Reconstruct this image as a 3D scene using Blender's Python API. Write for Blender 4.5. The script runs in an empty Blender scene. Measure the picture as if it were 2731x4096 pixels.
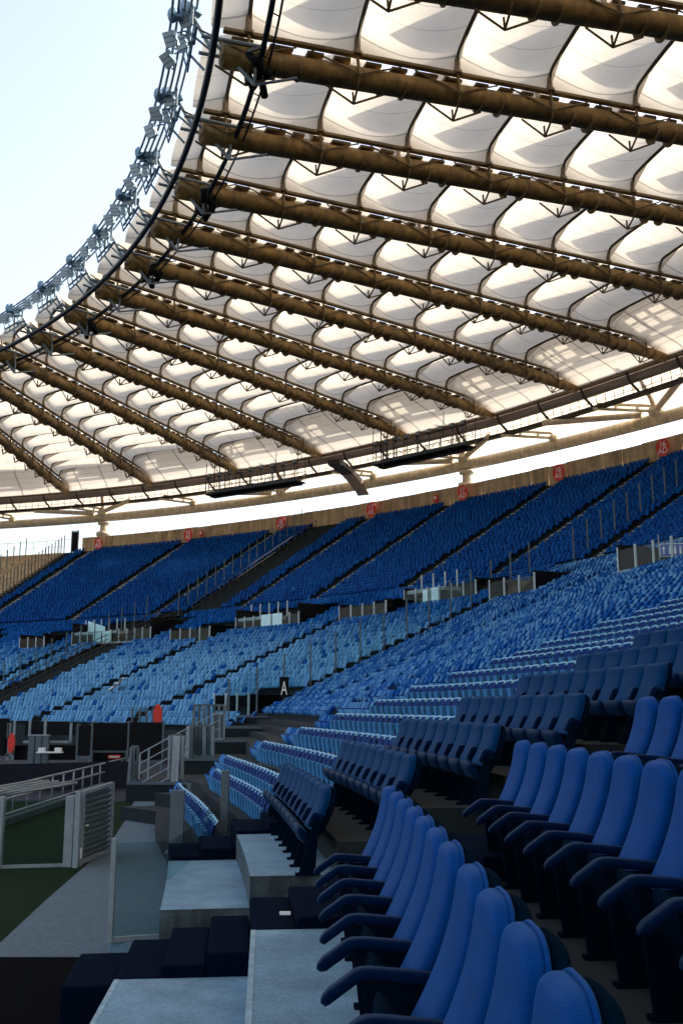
import bpy, bmesh, math, random
import numpy as np
from mathutils import Vector, Matrix
R_=math.radians; PI=math.pi
C=bpy.context.scene.collection
sc=bpy.context.scene
rnd=random.Random(7)

# ---------------------------------------------------------------- camera
cam=bpy.data.objects.new('camera',bpy.data.cameras.new('camera')); C.objects.link(cam)
cam.data.sensor_fit='VERTICAL'; cam.data.sensor_height=36; cam.data.lens=35
cam.data.clip_start=0.05; cam.data.clip_end=3000
cam.location=(0,0,0); cam.rotation_euler=(R_(90+11.08),0,0)
sc.camera=cam
# ---------------------------------------------------------------- light
SUN_EL=33; SUN_AZ=68      # degrees; azimuth measured clockwise from the view direction (+y)
w=bpy.data.worlds.new('World'); sc.world=w; w.use_nodes=True
nt=w.node_tree; nt.nodes.clear()
sky=nt.nodes.new('ShaderNodeTexSky'); sky.sky_type='NISHITA'; sky.sun_disc=False
sky.sun_elevation=R_(SUN_EL); sky.sun_rotation=R_(SUN_AZ)
sky.air_density=1.3; sky.dust_density=4.0; sky.ozone_density=2.0
bg=nt.nodes.new('ShaderNodeBackground'); bg.inputs[1].default_value=0.15
wo=nt.nodes.new('ShaderNodeOutputWorld')
hs=nt.nodes.new('ShaderNodeHueSaturation'); hs.inputs['Hue'].default_value=.503; hs.inputs['Saturation'].default_value=.63; hs.inputs['Value'].default_value=1.18
nt.links.new(sky.outputs[0],hs.inputs['Color']); nt.links.new(hs.outputs[0],bg.inputs[0]); nt.links.new(bg.outputs[0],wo.inputs[0])
sl=bpy.data.lights.new('sun','SUN'); sl.energy=4.2; sl.angle=R_(0.6); sl.color=(1,.89,.72)
so=bpy.data.objects.new('sun',sl); C.objects.link(so)
sd=Vector((math.sin(R_(SUN_AZ))*math.cos(R_(SUN_EL)),math.cos(R_(SUN_AZ))*math.cos(R_(SUN_EL)),math.sin(R_(SUN_EL))))
so.rotation_euler=sd.to_track_quat('Z','Y').to_euler(); so.location=sd*300
sc.view_settings.view_transform='Standard'; sc.view_settings.look='None'
sc.view_settings.exposure=1.2; sc.view_settings.gamma=1
sc.cycles.max_bounces=6; sc.cycles.transparent_max_bounces=24

# ---------------------------------------------------------------- helpers
def tag(o,label=None,cat=None,group=None,kind=None):
    if label: o['label']=label
    if cat: o['category']=cat
    if group: o['group']=group
    if kind: o['kind']=kind
    return o
def empty(name,loc=(0,0,0),rz=0,**k):
    o=bpy.data.objects.new(name,None); C.objects.link(o); o.location=loc; o.rotation_euler=(0,0,rz)
    o.empty_display_size=.2
    return tag(o,**k)
def link(name,me,parent=None):
    o=bpy.data.objects.new(name,me); C.objects.link(o)
    if parent is not None: o.parent=parent
    return o
class MB:
    def __init__(s): s.v=[];s.f=[];s.uv=None
    def quad(s,a,b,c,d):
        n=len(s.v); s.v+= [tuple(a),tuple(b),tuple(c),tuple(d)]; s.f.append((n,n+1,n+2,n+3))
    def hexa(s,p):   # 8 points: bottom 4 ccw, top 4 ccw
        n=len(s.v); s.v+=[tuple(q) for q in p]
        for f in ((3,2,1,0),(4,5,6,7),(0,1,5,4),(1,2,6,5),(2,3,7,6),(3,0,4,7)): s.f.append(tuple(n+i for i in f))
    def box(s,c,d,M=None):
        x,y,z=d[0]/2,d[1]/2,d[2]/2
        P=[Vector(q) for q in ((-x,-y,-z),(x,-y,-z),(x,y,-z),(-x,y,-z),(-x,-y,z),(x,-y,z),(x,y,z),(-x,y,z))]
        if M is not None: P=[M@q for q in P]
        c=Vector(c); s.hexa([q+c for q in P])
    def bar(s,a,b,w,h,up=(0,0,1)):   # rectangular bar between two points
        a=Vector(a);b=Vector(b);d=(b-a);L=d.length
        if L<1e-6: return
        d/=L; u=Vector(up); r=d.cross(u)
        if r.length<1e-4: r=d.cross(Vector((1,0,0)))
        r.normalize(); u=r.cross(d)
        M=Matrix((r,d,u)).transposed()
        s.box((a+b)/2,(w,L,h),M)
    def tube(s,a,b,r,n=8,r2=None):
        s.path([a,b],r,n,r2)
    def path(s,pts,r,n=8,r2=None,closed=False,cap=True):
        pts=[Vector(p) for p in pts]; m=len(pts)
        if r2 is None: r2=r
        n0=len(s.v); up=None
        for i,p in enumerate(pts):
            d=(pts[min(i+1,m-1)]-pts[max(i-1,0)]).normalized()
            if up is None:
                up=Vector((0,0,1)) if abs(d.z)<.95 else Vector((1,0,0))
            x=d.cross(up).normalized(); y=x.cross(d)
            rr=r+(r2-r)*i/(m-1)
            for j in range(n):
                a=2*PI*j/n; s.v.append(tuple(p+x*(rr*math.cos(a))+y*(rr*math.sin(a))))
        for i in range(m-1):
            for j in range(n):
                k=(j+1)%n
                s.f.append((n0+i*n+j,n0+i*n+k,n0+(i+1)*n+k,n0+(i+1)*n+j))
        if cap:
            s.f.append(tuple(n0+j for j in range(n))[::-1]); s.f.append(tuple(n0+(m-1)*n+j for j in range(n)))
    def ellipsoid(s,c,r,n=10,m=7,M=None):
        n0=len(s.v)
        for i in range(m+1):
            t=PI*i/m
            for j in range(n):
                a=2*PI*j/n; q=Vector((r[0]*math.sin(t)*math.cos(a),r[1]*math.sin(t)*math.sin(a),r[2]*math.cos(t)))
                if M is not None: q=M@q
                s.v.append(tuple(q+Vector(c)))
        for i in range(m):
            for j in range(n):
                k=(j+1)%n; s.f.append((n0+i*n+j,n0+(i+1)*n+j,n0+(i+1)*n+k,n0+i*n+k))
    def mesh(s,name,mat,smooth=False):
        me=bpy.data.meshes.new(name); me.from_pydata(s.v,[],s.f)
        if s.uv:
            ul=me.uv_layers.new(name='UVMap')
            li=np.empty(len(me.loops),dtype=np.int32); me.loops.foreach_get('vertex_index',li)
            ul.data.foreach_set('uv',np.array(s.uv,dtype=np.float32)[li].ravel())
        if smooth and len(s.f)<3000:
            bm=bmesh.new(); bm.from_mesh(me); bmesh.ops.recalc_face_normals(bm,faces=bm.faces); bm.to_mesh(me); bm.free()
        if smooth: me.polygons.foreach_set('use_smooth',[True]*len(me.polygons))
        me.materials.append(mat); me.update()
        return me
    def build(s,name,mat,parent=None,smooth=False,bevel=0,**k):
        o=link(name,s.mesh(name,mat,smooth),parent)
        if bevel:
            b=o.modifiers.new('bevel','BEVEL'); b.width=bevel; b.segments=2; b.limit_method='ANGLE'; b.angle_limit=R_(40)
        return tag(o,**k)
def pol(R,phi,z=0):
    a=R_(phi); return Vector((-90+R*math.cos(a),R*math.sin(a),z))
RC=(-73.2,20.4)
def ring(R,ps,z=0):
    a=R_(ps); return Vector((RC[0]+R*math.cos(a),RC[1]+R*math.sin(a),z))
def ss(x,a,b):
    t=min(max((x-a)/(b-a),0),1); return t*t*(3-2*t)

# ---------------------------------------------------------------- materials
def mat(name,col,rough=.6,metal=0,noise=0,nscale=4,bump=0,bscale=60,spec=.5,streak=0,speck=0,spscale=55):
    m=bpy.data.materials.new(name); m.use_nodes=True; t=m.node_tree; b=t.nodes['Principled BSDF']
    b.inputs['Base Color'].default_value=(*col,1); b.inputs['Roughness'].default_value=rough
    b.inputs['Metallic'].default_value=metal; b.inputs['Specular IOR Level'].default_value=spec
    tc=t.nodes.new('ShaderNodeTexCoord')
    if noise:
        n=t.nodes.new('ShaderNodeTexNoise'); n.inputs['Scale'].default_value=nscale; n.inputs['Detail'].default_value=8; n.inputs['Roughness'].default_value=.65
        t.links.new(tc.outputs['Object'],n.inputs['Vector'])
        r=t.nodes.new('ShaderNodeMapRange'); r.inputs[1].default_value=.3; r.inputs[2].default_value=.7
        r.inputs[3].default_value=1-noise; r.inputs[4].default_value=1+noise*.6
        t.links.new(n.outputs[0],r.inputs[0]); fac=r.outputs[0]
        if streak:
            mp=t.nodes.new('ShaderNodeMapping'); mp.inputs['Scale'].default_value=(nscale*1.2,nscale*1.2,nscale*.12)
            t.links.new(tc.outputs['Object'],mp.inputs[0])
            n2=t.nodes.new('ShaderNodeTexNoise'); n2.inputs['Scale'].default_value=1.5; n2.inputs['Detail'].default_value=6
            t.links.new(mp.outputs[0],n2.inputs['Vector'])
            r2=t.nodes.new('ShaderNodeMapRange'); r2.inputs[1].default_value=.35; r2.inputs[2].default_value=.65
            r2.inputs[3].default_value=1-streak; r2.inputs[4].default_value=1+streak*.4
            t.links.new(n2.outputs[0],r2.inputs[0])
            mm=t.nodes.new('ShaderNodeMath'); mm.operation='MULTIPLY'; t.links.new(fac,mm.inputs[0]); t.links.new(r2.outputs[0],mm.inputs[1]); fac=mm.outputs[0]
        vm=t.nodes.new('ShaderNodeVectorMath'); vm.operation='SCALE'; vm.inputs[0].default_value=col
        t.links.new(fac,vm.inputs['Scale']); t.links.new(vm.outputs[0],b.inputs['Base Color'])
    if speck:
        n4=t.nodes.new('ShaderNodeTexNoise'); n4.inputs['Scale'].default_value=spscale; n4.inputs['Detail'].default_value=3; t.links.new(tc.outputs['Object'],n4.inputs['Vector'])
        r4=t.nodes.new('ShaderNodeMapRange'); r4.inputs[1].default_value=.3; r4.inputs[2].default_value=.7; r4.inputs[3].default_value=1-speck; r4.inputs[4].default_value=1+speck
        t.links.new(n4.outputs[0],r4.inputs[0]); v4=t.nodes.new('ShaderNodeVectorMath'); v4.operation='SCALE'
        t.links.new(vm.outputs[0],v4.inputs[0]); t.links.new(r4.outputs[0],v4.inputs['Scale']); t.links.new(v4.outputs[0],b.inputs['Base Color'])
    if bump:
        n3=t.nodes.new('ShaderNodeTexNoise'); n3.inputs['Scale'].default_value=bscale; n3.inputs['Detail'].default_value=4
        t.links.new(tc.outputs['Object'],n3.inputs['Vector'])
        bu=t.nodes.new('ShaderNodeBump'); bu.inputs['Strength'].default_value=bump; bu.inputs['Distance'].default_value=.01
        t.links.new(n3.outputs[0],bu.inputs['Height']); t.links.new(bu.outputs[0],b.inputs['Normal'])
    return m
M={}
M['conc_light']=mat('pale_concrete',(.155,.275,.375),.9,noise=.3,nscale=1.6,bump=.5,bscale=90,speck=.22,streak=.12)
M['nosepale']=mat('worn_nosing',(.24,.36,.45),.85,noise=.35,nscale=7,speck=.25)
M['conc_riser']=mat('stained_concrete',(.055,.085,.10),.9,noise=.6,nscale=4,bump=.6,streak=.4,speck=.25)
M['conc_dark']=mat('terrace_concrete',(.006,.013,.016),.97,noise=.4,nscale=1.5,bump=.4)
M['nosing']=mat('stair_nosing',(.3,.31,.28),.9,noise=.3,nscale=1)
M['carpet']=mat('dark_blue_carpet',(.0010,.0055,.018),.95,noise=.3,nscale=12,bump=.6,bscale=300,spec=.03)
M['black']=mat('black_paint',(.004,.004,.005),.8,spec=.2)
M['blackmat']=mat('black_matting',(.0015,.0015,.002),.95,noise=.3,nscale=20,spec=.03)
M['grass']=mat('mown_grass',(.006,.018,.004),.95,noise=.4,nscale=12,bump=.9,bscale=150,spec=.1)
M['track']=mat('dark_blue_track',(.004,.007,.02),.9,noise=.3,nscale=2)
M['path']=mat('grey_paving',(.085,.125,.16),.95,noise=.3,nscale=14,bump=.6,bscale=160,speck=.3)
M['panel']=mat('precast_panel',(.52,.36,.20),.9,noise=.25,nscale=1.2,bump=.3,streak=.35)
M['tube']=mat('ochre_shaded_tube',(.33,.185,.04),.6,noise=.5,nscale=1.6,streak=.35,speck=.3)  # cream tubes in shade: the warm ochre tint is put into the colour
M['gutter']=mat('gutter_steel',(.19,.125,.045),.7,noise=.3,nscale=3)
M['dksteel']=mat('dark_steel',(.035,.027,.018),.6,noise=.3,nscale=3)
M['rust']=mat('weathered_beam',(.24,.17,.10),.7,noise=.35,nscale=2)
M['greypipe']=mat('grey_brown_duct',(.30,.24,.20),.65,noise=.25,nscale=2)
M['cream']=mat('cream_steel',(.72,.60,.42),.6,noise=.25,nscale=1.5,streak=.2)
M['column']=mat('column_concrete',(.62,.55,.42),.85,noise=.18,nscale=1)
M['galv']=mat('galvanised_steel',(.26,.31,.34),.5,metal=.35,noise=.2,nscale=8)
M['galvdk']=mat('painted_grey_steel',(.09,.12,.14),.55,metal=.2,noise=.2,nscale=8)
M['blackcable']=mat('black_rail',(.006,.009,.014),.45)
M['cable']=mat('steel_cable',(.3,.36,.42),.45,metal=.5)
M['lampface']=mat('lamp_glass',(.7,.76,.78),.4)
M['lampbody']=mat('lamp_housing',(.16,.26,.34),.5,metal=.3)
M['red']=mat('red_sign_paint',(.72,.03,.015),.55,noise=.12,nscale=5)
M['white']=mat('white_paint',(.8,.8,.78),.6,noise=.08,nscale=5)
M['teal']=mat('pale_blue_sheet',(.62,.85,.88),.5,noise=.1,nscale=3)
M['signblue']=mat('blue_sign',(.03,.09,.42),.5)
M['yellow']=mat('yellow_paint',(.8,.45,.03),.5)
M['postpale']=mat('pale_post_paint',(.5,.58,.62),.5,noise=.15,nscale=5)
M['louvre']=mat('louvre_mesh',(.07,.10,.12),.6,noise=.25,nscale=6)
def fabric(name,col,sheen=.3):
    m=mat(name,col,.6,noise=.28,nscale=3.2,bump=.5,bscale=260,spec=.10,speck=.2,spscale=170)
    b=m.node_tree.nodes['Principled BSDF']; b.inputs['Sheen Weight'].default_value=sheen; b.inputs['Sheen Roughness'].default_value=.4
    b.inputs['Specular Tint'].default_value=(.12,.5,1,1); b.inputs['Sheen Tint'].default_value=(.15,.5,.9,1); return m
M['cushion']=fabric('blue_vinyl_cushion',(.0004,.043,.21),.15)
M['cushion'].node_tree.nodes['Principled BSDF'].inputs['Roughness'].default_value=.5
M['shell']=fabric('navy_back_shell',(.0004,.007,.018),.0)
M['arm']=fabric('navy_armrest',(.0004,.009,.042),.12)
M['arm'].node_tree.nodes['Principled BSDF'].inputs['Roughness'].default_value=.45
M['shell'].node_tree.nodes['Principled BSDF'].inputs['Specular IOR Level'].default_value=.02; M['shell'].node_tree.nodes['Principled BSDF'].inputs['Roughness'].default_value=.9
M['cushion2']=fabric('slate_blue_cushion',(.0008,.032,.11),.08)
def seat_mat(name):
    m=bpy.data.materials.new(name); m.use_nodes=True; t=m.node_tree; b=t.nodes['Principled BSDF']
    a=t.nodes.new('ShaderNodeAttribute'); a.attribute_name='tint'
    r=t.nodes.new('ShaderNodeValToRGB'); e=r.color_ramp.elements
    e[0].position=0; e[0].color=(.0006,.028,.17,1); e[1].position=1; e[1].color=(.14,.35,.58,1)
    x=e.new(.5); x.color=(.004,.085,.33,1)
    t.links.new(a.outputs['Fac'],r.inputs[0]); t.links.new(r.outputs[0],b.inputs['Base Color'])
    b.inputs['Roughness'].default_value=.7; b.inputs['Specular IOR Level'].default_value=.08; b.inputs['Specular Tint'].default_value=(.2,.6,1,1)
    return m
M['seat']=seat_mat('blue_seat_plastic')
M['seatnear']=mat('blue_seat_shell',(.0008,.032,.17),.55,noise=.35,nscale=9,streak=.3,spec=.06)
M['seatpan']=mat('bleached_glint_pan',(.06,.24,.50),.55,noise=.5,nscale=7,streak=.5,spec=.08)  # faded pan, with the sky reflection put into its colour too
M['seatrim']=mat('rim_highlight_plastic',(.30,.55,.74),.4,noise=.25,nscale=12,spec=.15)  # white sky highlight on the rolled top edge put into the colour
def glass_mat():
    m=bpy.data.materials.new('clear_glass'); m.use_nodes=True; t=m.node_tree; t.nodes.clear()
    o=t.nodes.new('ShaderNodeOutputMaterial'); mx=t.nodes.new('ShaderNodeMixShader'); tr=t.nodes.new('ShaderNodeBsdfTransparent')
    tr.inputs[0].default_value=(.78,.88,.88,1); gl=t.nodes.new('ShaderNodeBsdfGlossy'); gl.inputs['Roughness'].default_value=.08
    lw=t.nodes.new('ShaderNodeLayerWeight'); lw.inputs[0].default_value=.28
    lw.inputs[0].default_value=.5; mp_=t.nodes.new('ShaderNodeMath'); mp_.operation='POWER'; mp_.inputs[1].default_value=4; t.links.new(lw.outputs['Facing'],mp_.inputs[0])
    mm=t.nodes.new('ShaderNodeMapRange'); mm.inputs[3].default_value=.02; mm.inputs[4].default_value=.35
    t.links.new(mp_.outputs[0],mm.inputs[0]); t.links.new(mm.outputs[0],mx.inputs[0])
    t.links.new(tr.outputs[0],mx.inputs[1]); t.links.new(gl.outputs[0],mx.inputs[2]); t.links.new(mx.outputs[0],o.inputs[0])
    return m
M['glass']=glass_mat()
def membrane_mat(name,col,seams=True,trans=.62):
    m=bpy.data.materials.new(name); m.use_nodes=True; t=m.node_tree; t.nodes.clear()
    o=t.nodes.new('ShaderNodeOutputMaterial'); mx=t.nodes.new('ShaderNodeMixShader'); mx.inputs[0].default_value=trans
    df=t.nodes.new('ShaderNodeBsdfDiffuse'); tl=t.nodes.new('ShaderNodeBsdfTranslucent')
    uv=t.nodes.new('ShaderNodeUVMap'); sp=t.nodes.new('ShaderNodeSeparateXYZ'); t.links.new(uv.outputs[0],sp.inputs[0])
    # seams: thin lines at three places across the bay (uv.y) ; dirt by noise
    n=t.nodes.new('ShaderNodeTexNoise'); n.inputs['Scale'].default_value=1.2; n.inputs['Detail'].default_value=7
    tc=t.nodes.new('ShaderNodeTexCoord'); t.links.new(tc.outputs['Object'],n.inputs['Vector'])
    rr=t.nodes.new('ShaderNodeMapRange'); rr.inputs[1].default_value=.35; rr.inputs[2].default_value=.75; rr.inputs[3].default_value=.93; rr.inputs[4].default_value=1.0
    t.links.new(n.outputs[0],rr.inputs[0]); val=rr.outputs[0]
    def line(out,scale,wd,val):
        a=t.nodes.new('ShaderNodeMath'); a.operation='MULTIPLY'; a.inputs[1].default_value=scale; t.links.new(out,a.inputs[0])
        f=t.nodes.new('ShaderNodeMath'); f.operation='FRACT'; t.links.new(a.outputs[0],f.inputs[0])
        s=t.nodes.new('ShaderNodeMath'); s.operation='SUBTRACT'; s.inputs[1].default_value=.5; t.links.new(f.outputs[0],s.inputs[0])
        ab=t.nodes.new('ShaderNodeMath'); ab.operation='ABSOLUTE'; t.links.new(s.outputs[0],ab.inputs[0])
        g=t.nodes.new('ShaderNodeMath'); g.operation='GREATER_THAN'; g.inputs[1].default_value=wd; t.links.new(ab.outputs[0],g.inputs[0])
        k=t.nodes.new('ShaderNodeMapRange'); k.inputs[3].default_value=.55; k.inputs[4].default_value=1; t.links.new(g.outputs[0],k.inputs[0])
        mu=t.nodes.new('ShaderNodeMath'); mu.operation='MULTIPLY'; t.links.new(k.outputs[0],mu.inputs[0]); t.links.new(val,mu.inputs[1]); return mu.outputs[0]
    val=line(sp.outputs[1],3.6,.011,val) if seams else line(sp.outputs[0],3,.02,line(sp.outputs[1],3,.03,val))
    vm=t.nodes.new('ShaderNodeVectorMath'); vm.operation='SCALE'; vm.inputs[0].default_value=col; t.links.new(val,vm.inputs['Scale'])
    t.links.new(vm.outputs[0],df.inputs[0]); t.links.new(vm.outputs[0],tl.inputs[0])
    t.links.new(df.outputs[0],mx.inputs[1]); t.links.new(tl.outputs[0],mx.inputs[2]); t.links.new(mx.outputs[0],o.inputs[0])
    return m
M['membrane']=membrane_mat('white_roof_membrane',(.80,.735,.64),True,.40)
M['patch_mask']=membrane_mat('sun_patch_sheet',(.75,.72,.68),False,.4)
M['membrane2']=membrane_mat('grey_lining_membrane',(.62,.58,.53),False,.42)

# ================================================================= SETTING
G=-3.05
mb=MB(); mb.quad((-900,-600,G-.02),(900,-600,G-.02),(900,1200,G-.02),(-900,1200,G-.02)); mb.build('ground',M['track'],kind='structure')
mb=MB(); mb.quad((-80,14,G),(-4.4,14.0,G),(-5.1,24,G),(-80,24,G)); mb.quad((-80,24,G),(-5.1,24,G),(-6.9,34,G),(-80,34,G)); mb.quad((-80,-20,G),(-4.4,-20,G),(-4.4,14,G),(-80,14,G)); mb.build('pitch_grass',M['grass'],kind='structure')
mb=MB(); pl=[(-4.4,12.95),(-4.75,17),(-5.0,20.5),(-5.3,24),(-6.0,29),(-6.9,34.5)]; pr=[(-1.6,12.95),(-1.7,17),(-1.9,20.5),(-2.6,24),(-3.6,29),(-4.6,34.5)]
for a,b,c,d in zip(pl,pr,pr[1:],pl[1:]): mb.quad((*a,G+.006),(*b,G+.006),(*c,G+.006),(*d,G+.006))
mb.build('path',M['path'],kind='structure')
mb=MB(); mb.box((-8.1,6.2,G+.03),(13.0,13.5,.06)); mb.build('black_floor_mat',M['blackmat'],kind='structure')

# ================================================================= GRANDSTAND
stand=empty('grandstand',(0,0,G),label='huge curved stadium stand of dark concrete terraces below the white roof',cat='stadium stand')
def P(o): o.matrix_parent_inverse=Matrix.Translation((0,0,-G)); return o
NL=31
def rowgeo(i,phi):
    w=ss(phi,15,34); r0=89.75*(1-w)+96.8*w; d=.93*(1-w)+.79*w
    if phi<18.75 and i<8: r0+=1.1 if i<0 else .4
    return r0+d*i, -2.02+.34*i
NU=31; DZU=(20.15-8.85)/NU
def upgeo(j,phi):
    w=ss(phi,15,34); rb=(89.75+.93*NL)*(1-w)+(96.8+.79*NL)*w+1.0
    return rb+(141.6-rb)*j/NU, 8.85+DZU*j
# stepped terraces swept round the bowl (rows below the fourth only near the viewer and on the far curve)
def steps(geos,phis,mb,zend):
    # geos: list of functions phi->(R,z) front edge and level ; builds riser+tread
    for a,b in zip(phis,phis[1:]):
        prev=None
        for k,g in enumerate(geos):
            (Ra,z),(Rb,_)=g(a),g(b)
            zb=geos[k-1](a)[1] if k else zend
            mb.quad(pol(Ra,a,zb),pol(Rb,b,zb),pol(Rb,b,z),pol(Ra,a,z))
            if k+1<len(geos): Rc,Rd=geos[k+1](a)[0],geos[k+1](b)[0]
            else: Rc,Rd=Ra+.8,Rb+.8
            mb.quad(pol(Ra,a,z),pol(Rb,b,z),pol(Rd,b,z),pol(Rc,a,z))
low=[(lambda p,i=i:rowgeo(i,p)) for i in range(NL)]
upp=[(lambda p,j=j:upgeo(j,p)) for j in range(NU+1)]
mb=MB()
frac=lambda a:[(lambda p,f=f:rowgeo(f,p)) for f in np.arange(a,NL-.2,.72)]
steps(frac(8),list(np.arange(-24,18.6,1.5)),mb,-3)
steps([(lambda p,i=i:rowgeo(i,p)) for i in range(-2,8)],list(np.arange(10.4,18.9,1.05)),mb,G)
steps(frac(2),list(np.linspace(18.8,31.2,9)),mb,G)
steps(low[2:],list(np.linspace(31.2,96,36)),mb,G)
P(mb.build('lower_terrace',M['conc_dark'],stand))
mb=MB(); phs=list(np.arange(-24,96,2))
steps(upp,phs,mb,8.5)
for a,b in zip(phs,phs[1:]):
    w0=rowgeo(NL-1,a)[0]; w1=rowgeo(NL-1,b)[0]; u0=upgeo(0,a)[0]; u1=upgeo(0,b)[0]
    mb.quad(pol(w0,a,8.52),pol(w1,b,8.52),pol(u1,b,8.52),pol(u0,a,8.52))
    # back of the stand, closed to the ground
    mb.quad(pol(142.6,a,20.15),pol(142.6,b,20.15),pol(142.6,b,G),pol(142.6,a,G))
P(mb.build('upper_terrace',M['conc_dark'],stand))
# front rows near the viewer: broad pale treads k=-1..7 up to the aisle, then the next block
ZK={-1:-2.1,0:-1.755,1:-1.42,2:-1.03,3:-.65,4:-.27,5:.11,6:.49,7:.74}
RK=lambda k:{-2:87.9,-1:88.62,0:89.68}.get(k,89.55+1.22*k if k<6 else 96.9+.9*(k-6))
phn=list(np.linspace(-24,5.42,14))
for k in range(-1,8):
    mb=MB()
    for a,b in zip(phn,phn[1:]):
        mb.hexa([pol(RK(k),a,G),pol(RK(k+1)+.0,a,G),pol(RK(k+1),b,G),pol(RK(k),b,G),pol(RK(k),a,ZK[k]),pol(RK(k+1),a,ZK[k]),pol(RK(k+1),b,ZK[k]),pol(RK(k),b,ZK[k])]) if False else None
        mb.quad(pol(RK(k),a,G),pol(RK(k),b,G),pol(RK(k),b,ZK[k]),pol(RK(k),a,ZK[k]))
        mb.quad(pol(RK(k),a,ZK[k]),pol(RK(k),b,ZK[k]),pol(RK(k+1),b,ZK[k]),pol(RK(k+1),a,ZK[k]))
    b=phn[-1]; mb.quad(pol(RK(k),b,G),pol(RK(k+1),b,G),pol(RK(k+1),b,ZK[k]),pol(RK(k),b,ZK[k]))
    P(mb.build('seating_tread',M['conc_light'] if k<=0 else M['conc_dark'],stand))  # treads under the chair rows painted dark for the shade there
ZV=lambda i:-1.755+.335*i
phv=list(np.linspace(7.08,10.35,6))
def RV(i): return 89.72+.93*i
for i in range(-1,8):
    mb=MB(); mr=MB()
    a0=phv[0] if i>=0 else 7.15
    pp=[a0+(10.35-a0)*t/5 for t in range(6)]
    if i<=0: pp=[a0+(9.35-a0)*t/5 for t in range(6)]
    inn=(.04 if i==0 else 0)
    for a,b in zip(pp,pp[1:]):
        mb.quad(pol(RV(i),a,ZV(i)),pol(RV(i),b,ZV(i)),pol(RV(i+1),b,ZV(i)),pol(RV(i+1),a,ZV(i)))
        mr.quad(pol(RV(i),a,G),pol(RV(i),b,G),pol(RV(i),b,ZV(i)-.002),pol(RV(i),a,ZV(i)-.002))
    a=pp[0]; b=pp[-1]
    mr.quad(pol(RV(i),a,G),pol(RV(i+1),a,G),pol(RV(i+1),a,ZV(i)-.002),pol(RV(i),a,ZV(i)-.002))
    mr.quad(pol(RV(i),b,G),pol(RV(i+1),b,G),pol(RV(i+1),b,ZV(i)-.002),pol(RV(i),b,ZV(i)-.002))
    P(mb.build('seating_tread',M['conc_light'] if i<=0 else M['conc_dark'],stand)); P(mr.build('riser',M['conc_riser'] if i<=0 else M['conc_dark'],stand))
# aisle floor and carpeted half steps
mb=MB()
for k in range(-1,7):
    a,b=5.42,7.08
    mb.quad(pol(RK(k),a,ZK[k]-.33),pol(RK(k),b,ZK[k]-.33),pol(RK(k+1),b,ZK[k]-.33),pol(RK(k+1),a,ZK[k]-.33))
P(mb.build('aisle_floor',M['conc_dark'],stand))
def carpet(R0,R1,a,b,z,h=.5):
    m=MB(); m.hexa([pol(R0,a,z-h),pol(R1,a,z-h),pol(R1,b,z-h),pol(R0,b,z-h),pol(R0,a,z),pol(R1,a,z),pol(R1,b,z),pol(R0,b,z)])
    P(m.build('carpeted_step',M['carpet'],stand,bevel=.02))
for k in range(-2,6):
    z=ZK.get(k,-2.45); zn=ZK[k+1]; w=RK(k+1)-RK(k)
    for s in range(3):
        if k==-2 and s<2: continue
        zz=z+(zn-z)*s/4+.006
        if k==-2:
            carpet(88.12,88.617,5.75,6.5,-2.27,.35); continue
        carpet(RK(k)+w*s/3+.003,RK(k)+w*(s+1)/3,5.43,6.30+.03*s,zz,.3+.1*s)
for i in range(-1,1):   # far end of the two pale treads
    for s in range(2):
        carpet(RV(i)+.46*s+.003,RV(i)+.46*(s+1),9.36,10.3,ZV(i)+.05+.1*s,.6)
for k in (-1,0):
    m=MB()
    for a,b in zip(phn[5:],phn[6:]):
        m.hexa([pol(RK(k)-.004,a,ZK[k]-.05),pol(RK(k)+.035,a,ZK[k]-.05),pol(RK(k)+.035,b,ZK[k]-.05),pol(RK(k)-.004,b,ZK[k]-.05),pol(RK(k)-.004,a,ZK[k]+.003),pol(RK(k)+.035,a,ZK[k]+.003),pol(RK(k)+.035,b,ZK[k]+.003),pol(RK(k)-.004,b,ZK[k]+.003)])
    P(m.build('edge_nosing',M['nosepale'],stand))
m=MB(); m.box(pol(89.95,5.45,-1.64),(.09,.02,.025)); P(m.build('number_plate',M['white'],stand))
# stairs (dark flights with pale nosings)
def stair(phi0,wd,i0,i1,j0,j1,nose=True,side=None):
    m=MB(); n=MB()
    rows=[(rowgeo,i) for i in range(i0,i1)]+[(upgeo,j) for j in range(j0,j1)]
    for g,i in rows:
        R0,z=g(i,phi0); R1,z1=g(i+1,phi0); dz=z1-z
        dp=math.degrees(wd/2/R0)
        for h in (0,1):
            Ra=R0+(R1-R0)*h/2; Rb=R0+(R1-R0)*(h+1)/2; zt=z+dz*h/2+.012
            a,b=phi0-dp,phi0+dp
            m.hexa([pol(Ra,a,z-.2),pol(Rb,a,z-.2),pol(Rb,b,z-.2),pol(Ra,b,z-.2),pol(Ra,a,zt),pol(Rb,a,zt),pol(Rb,b,zt),pol(Ra,b,zt)])
            if nose and rnd.random()<.93:
                dn=dp*.8*rnd.uniform(.7,1)
                n.hexa([pol(Ra-.012,phi0-dn,zt-.07),pol(Ra+.06,phi0-dn,zt-.07),pol(Ra+.06,phi0+dn,zt-.07),pol(Ra-.012,phi0+dn,zt-.07),pol(Ra-.012,phi0-dn,zt+.012),pol(Ra+.06,phi0-dn,zt+.012),pol(Ra+.06,phi0+dn,zt+.012),pol(Ra-.012,phi0+dn,zt+.012)])
    o=P(m.build('stair_flight',M['conc_dark'],stand))
    if nose: n.build('nosing',M['nosing'],o)
UP=[12.5,17,21.3,25.7,30.2,34.7,39.2,44.3,48.8,54.4,60,66.2,73]
for p in UP: stair(p,1.15,0,0,0,NU)
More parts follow.
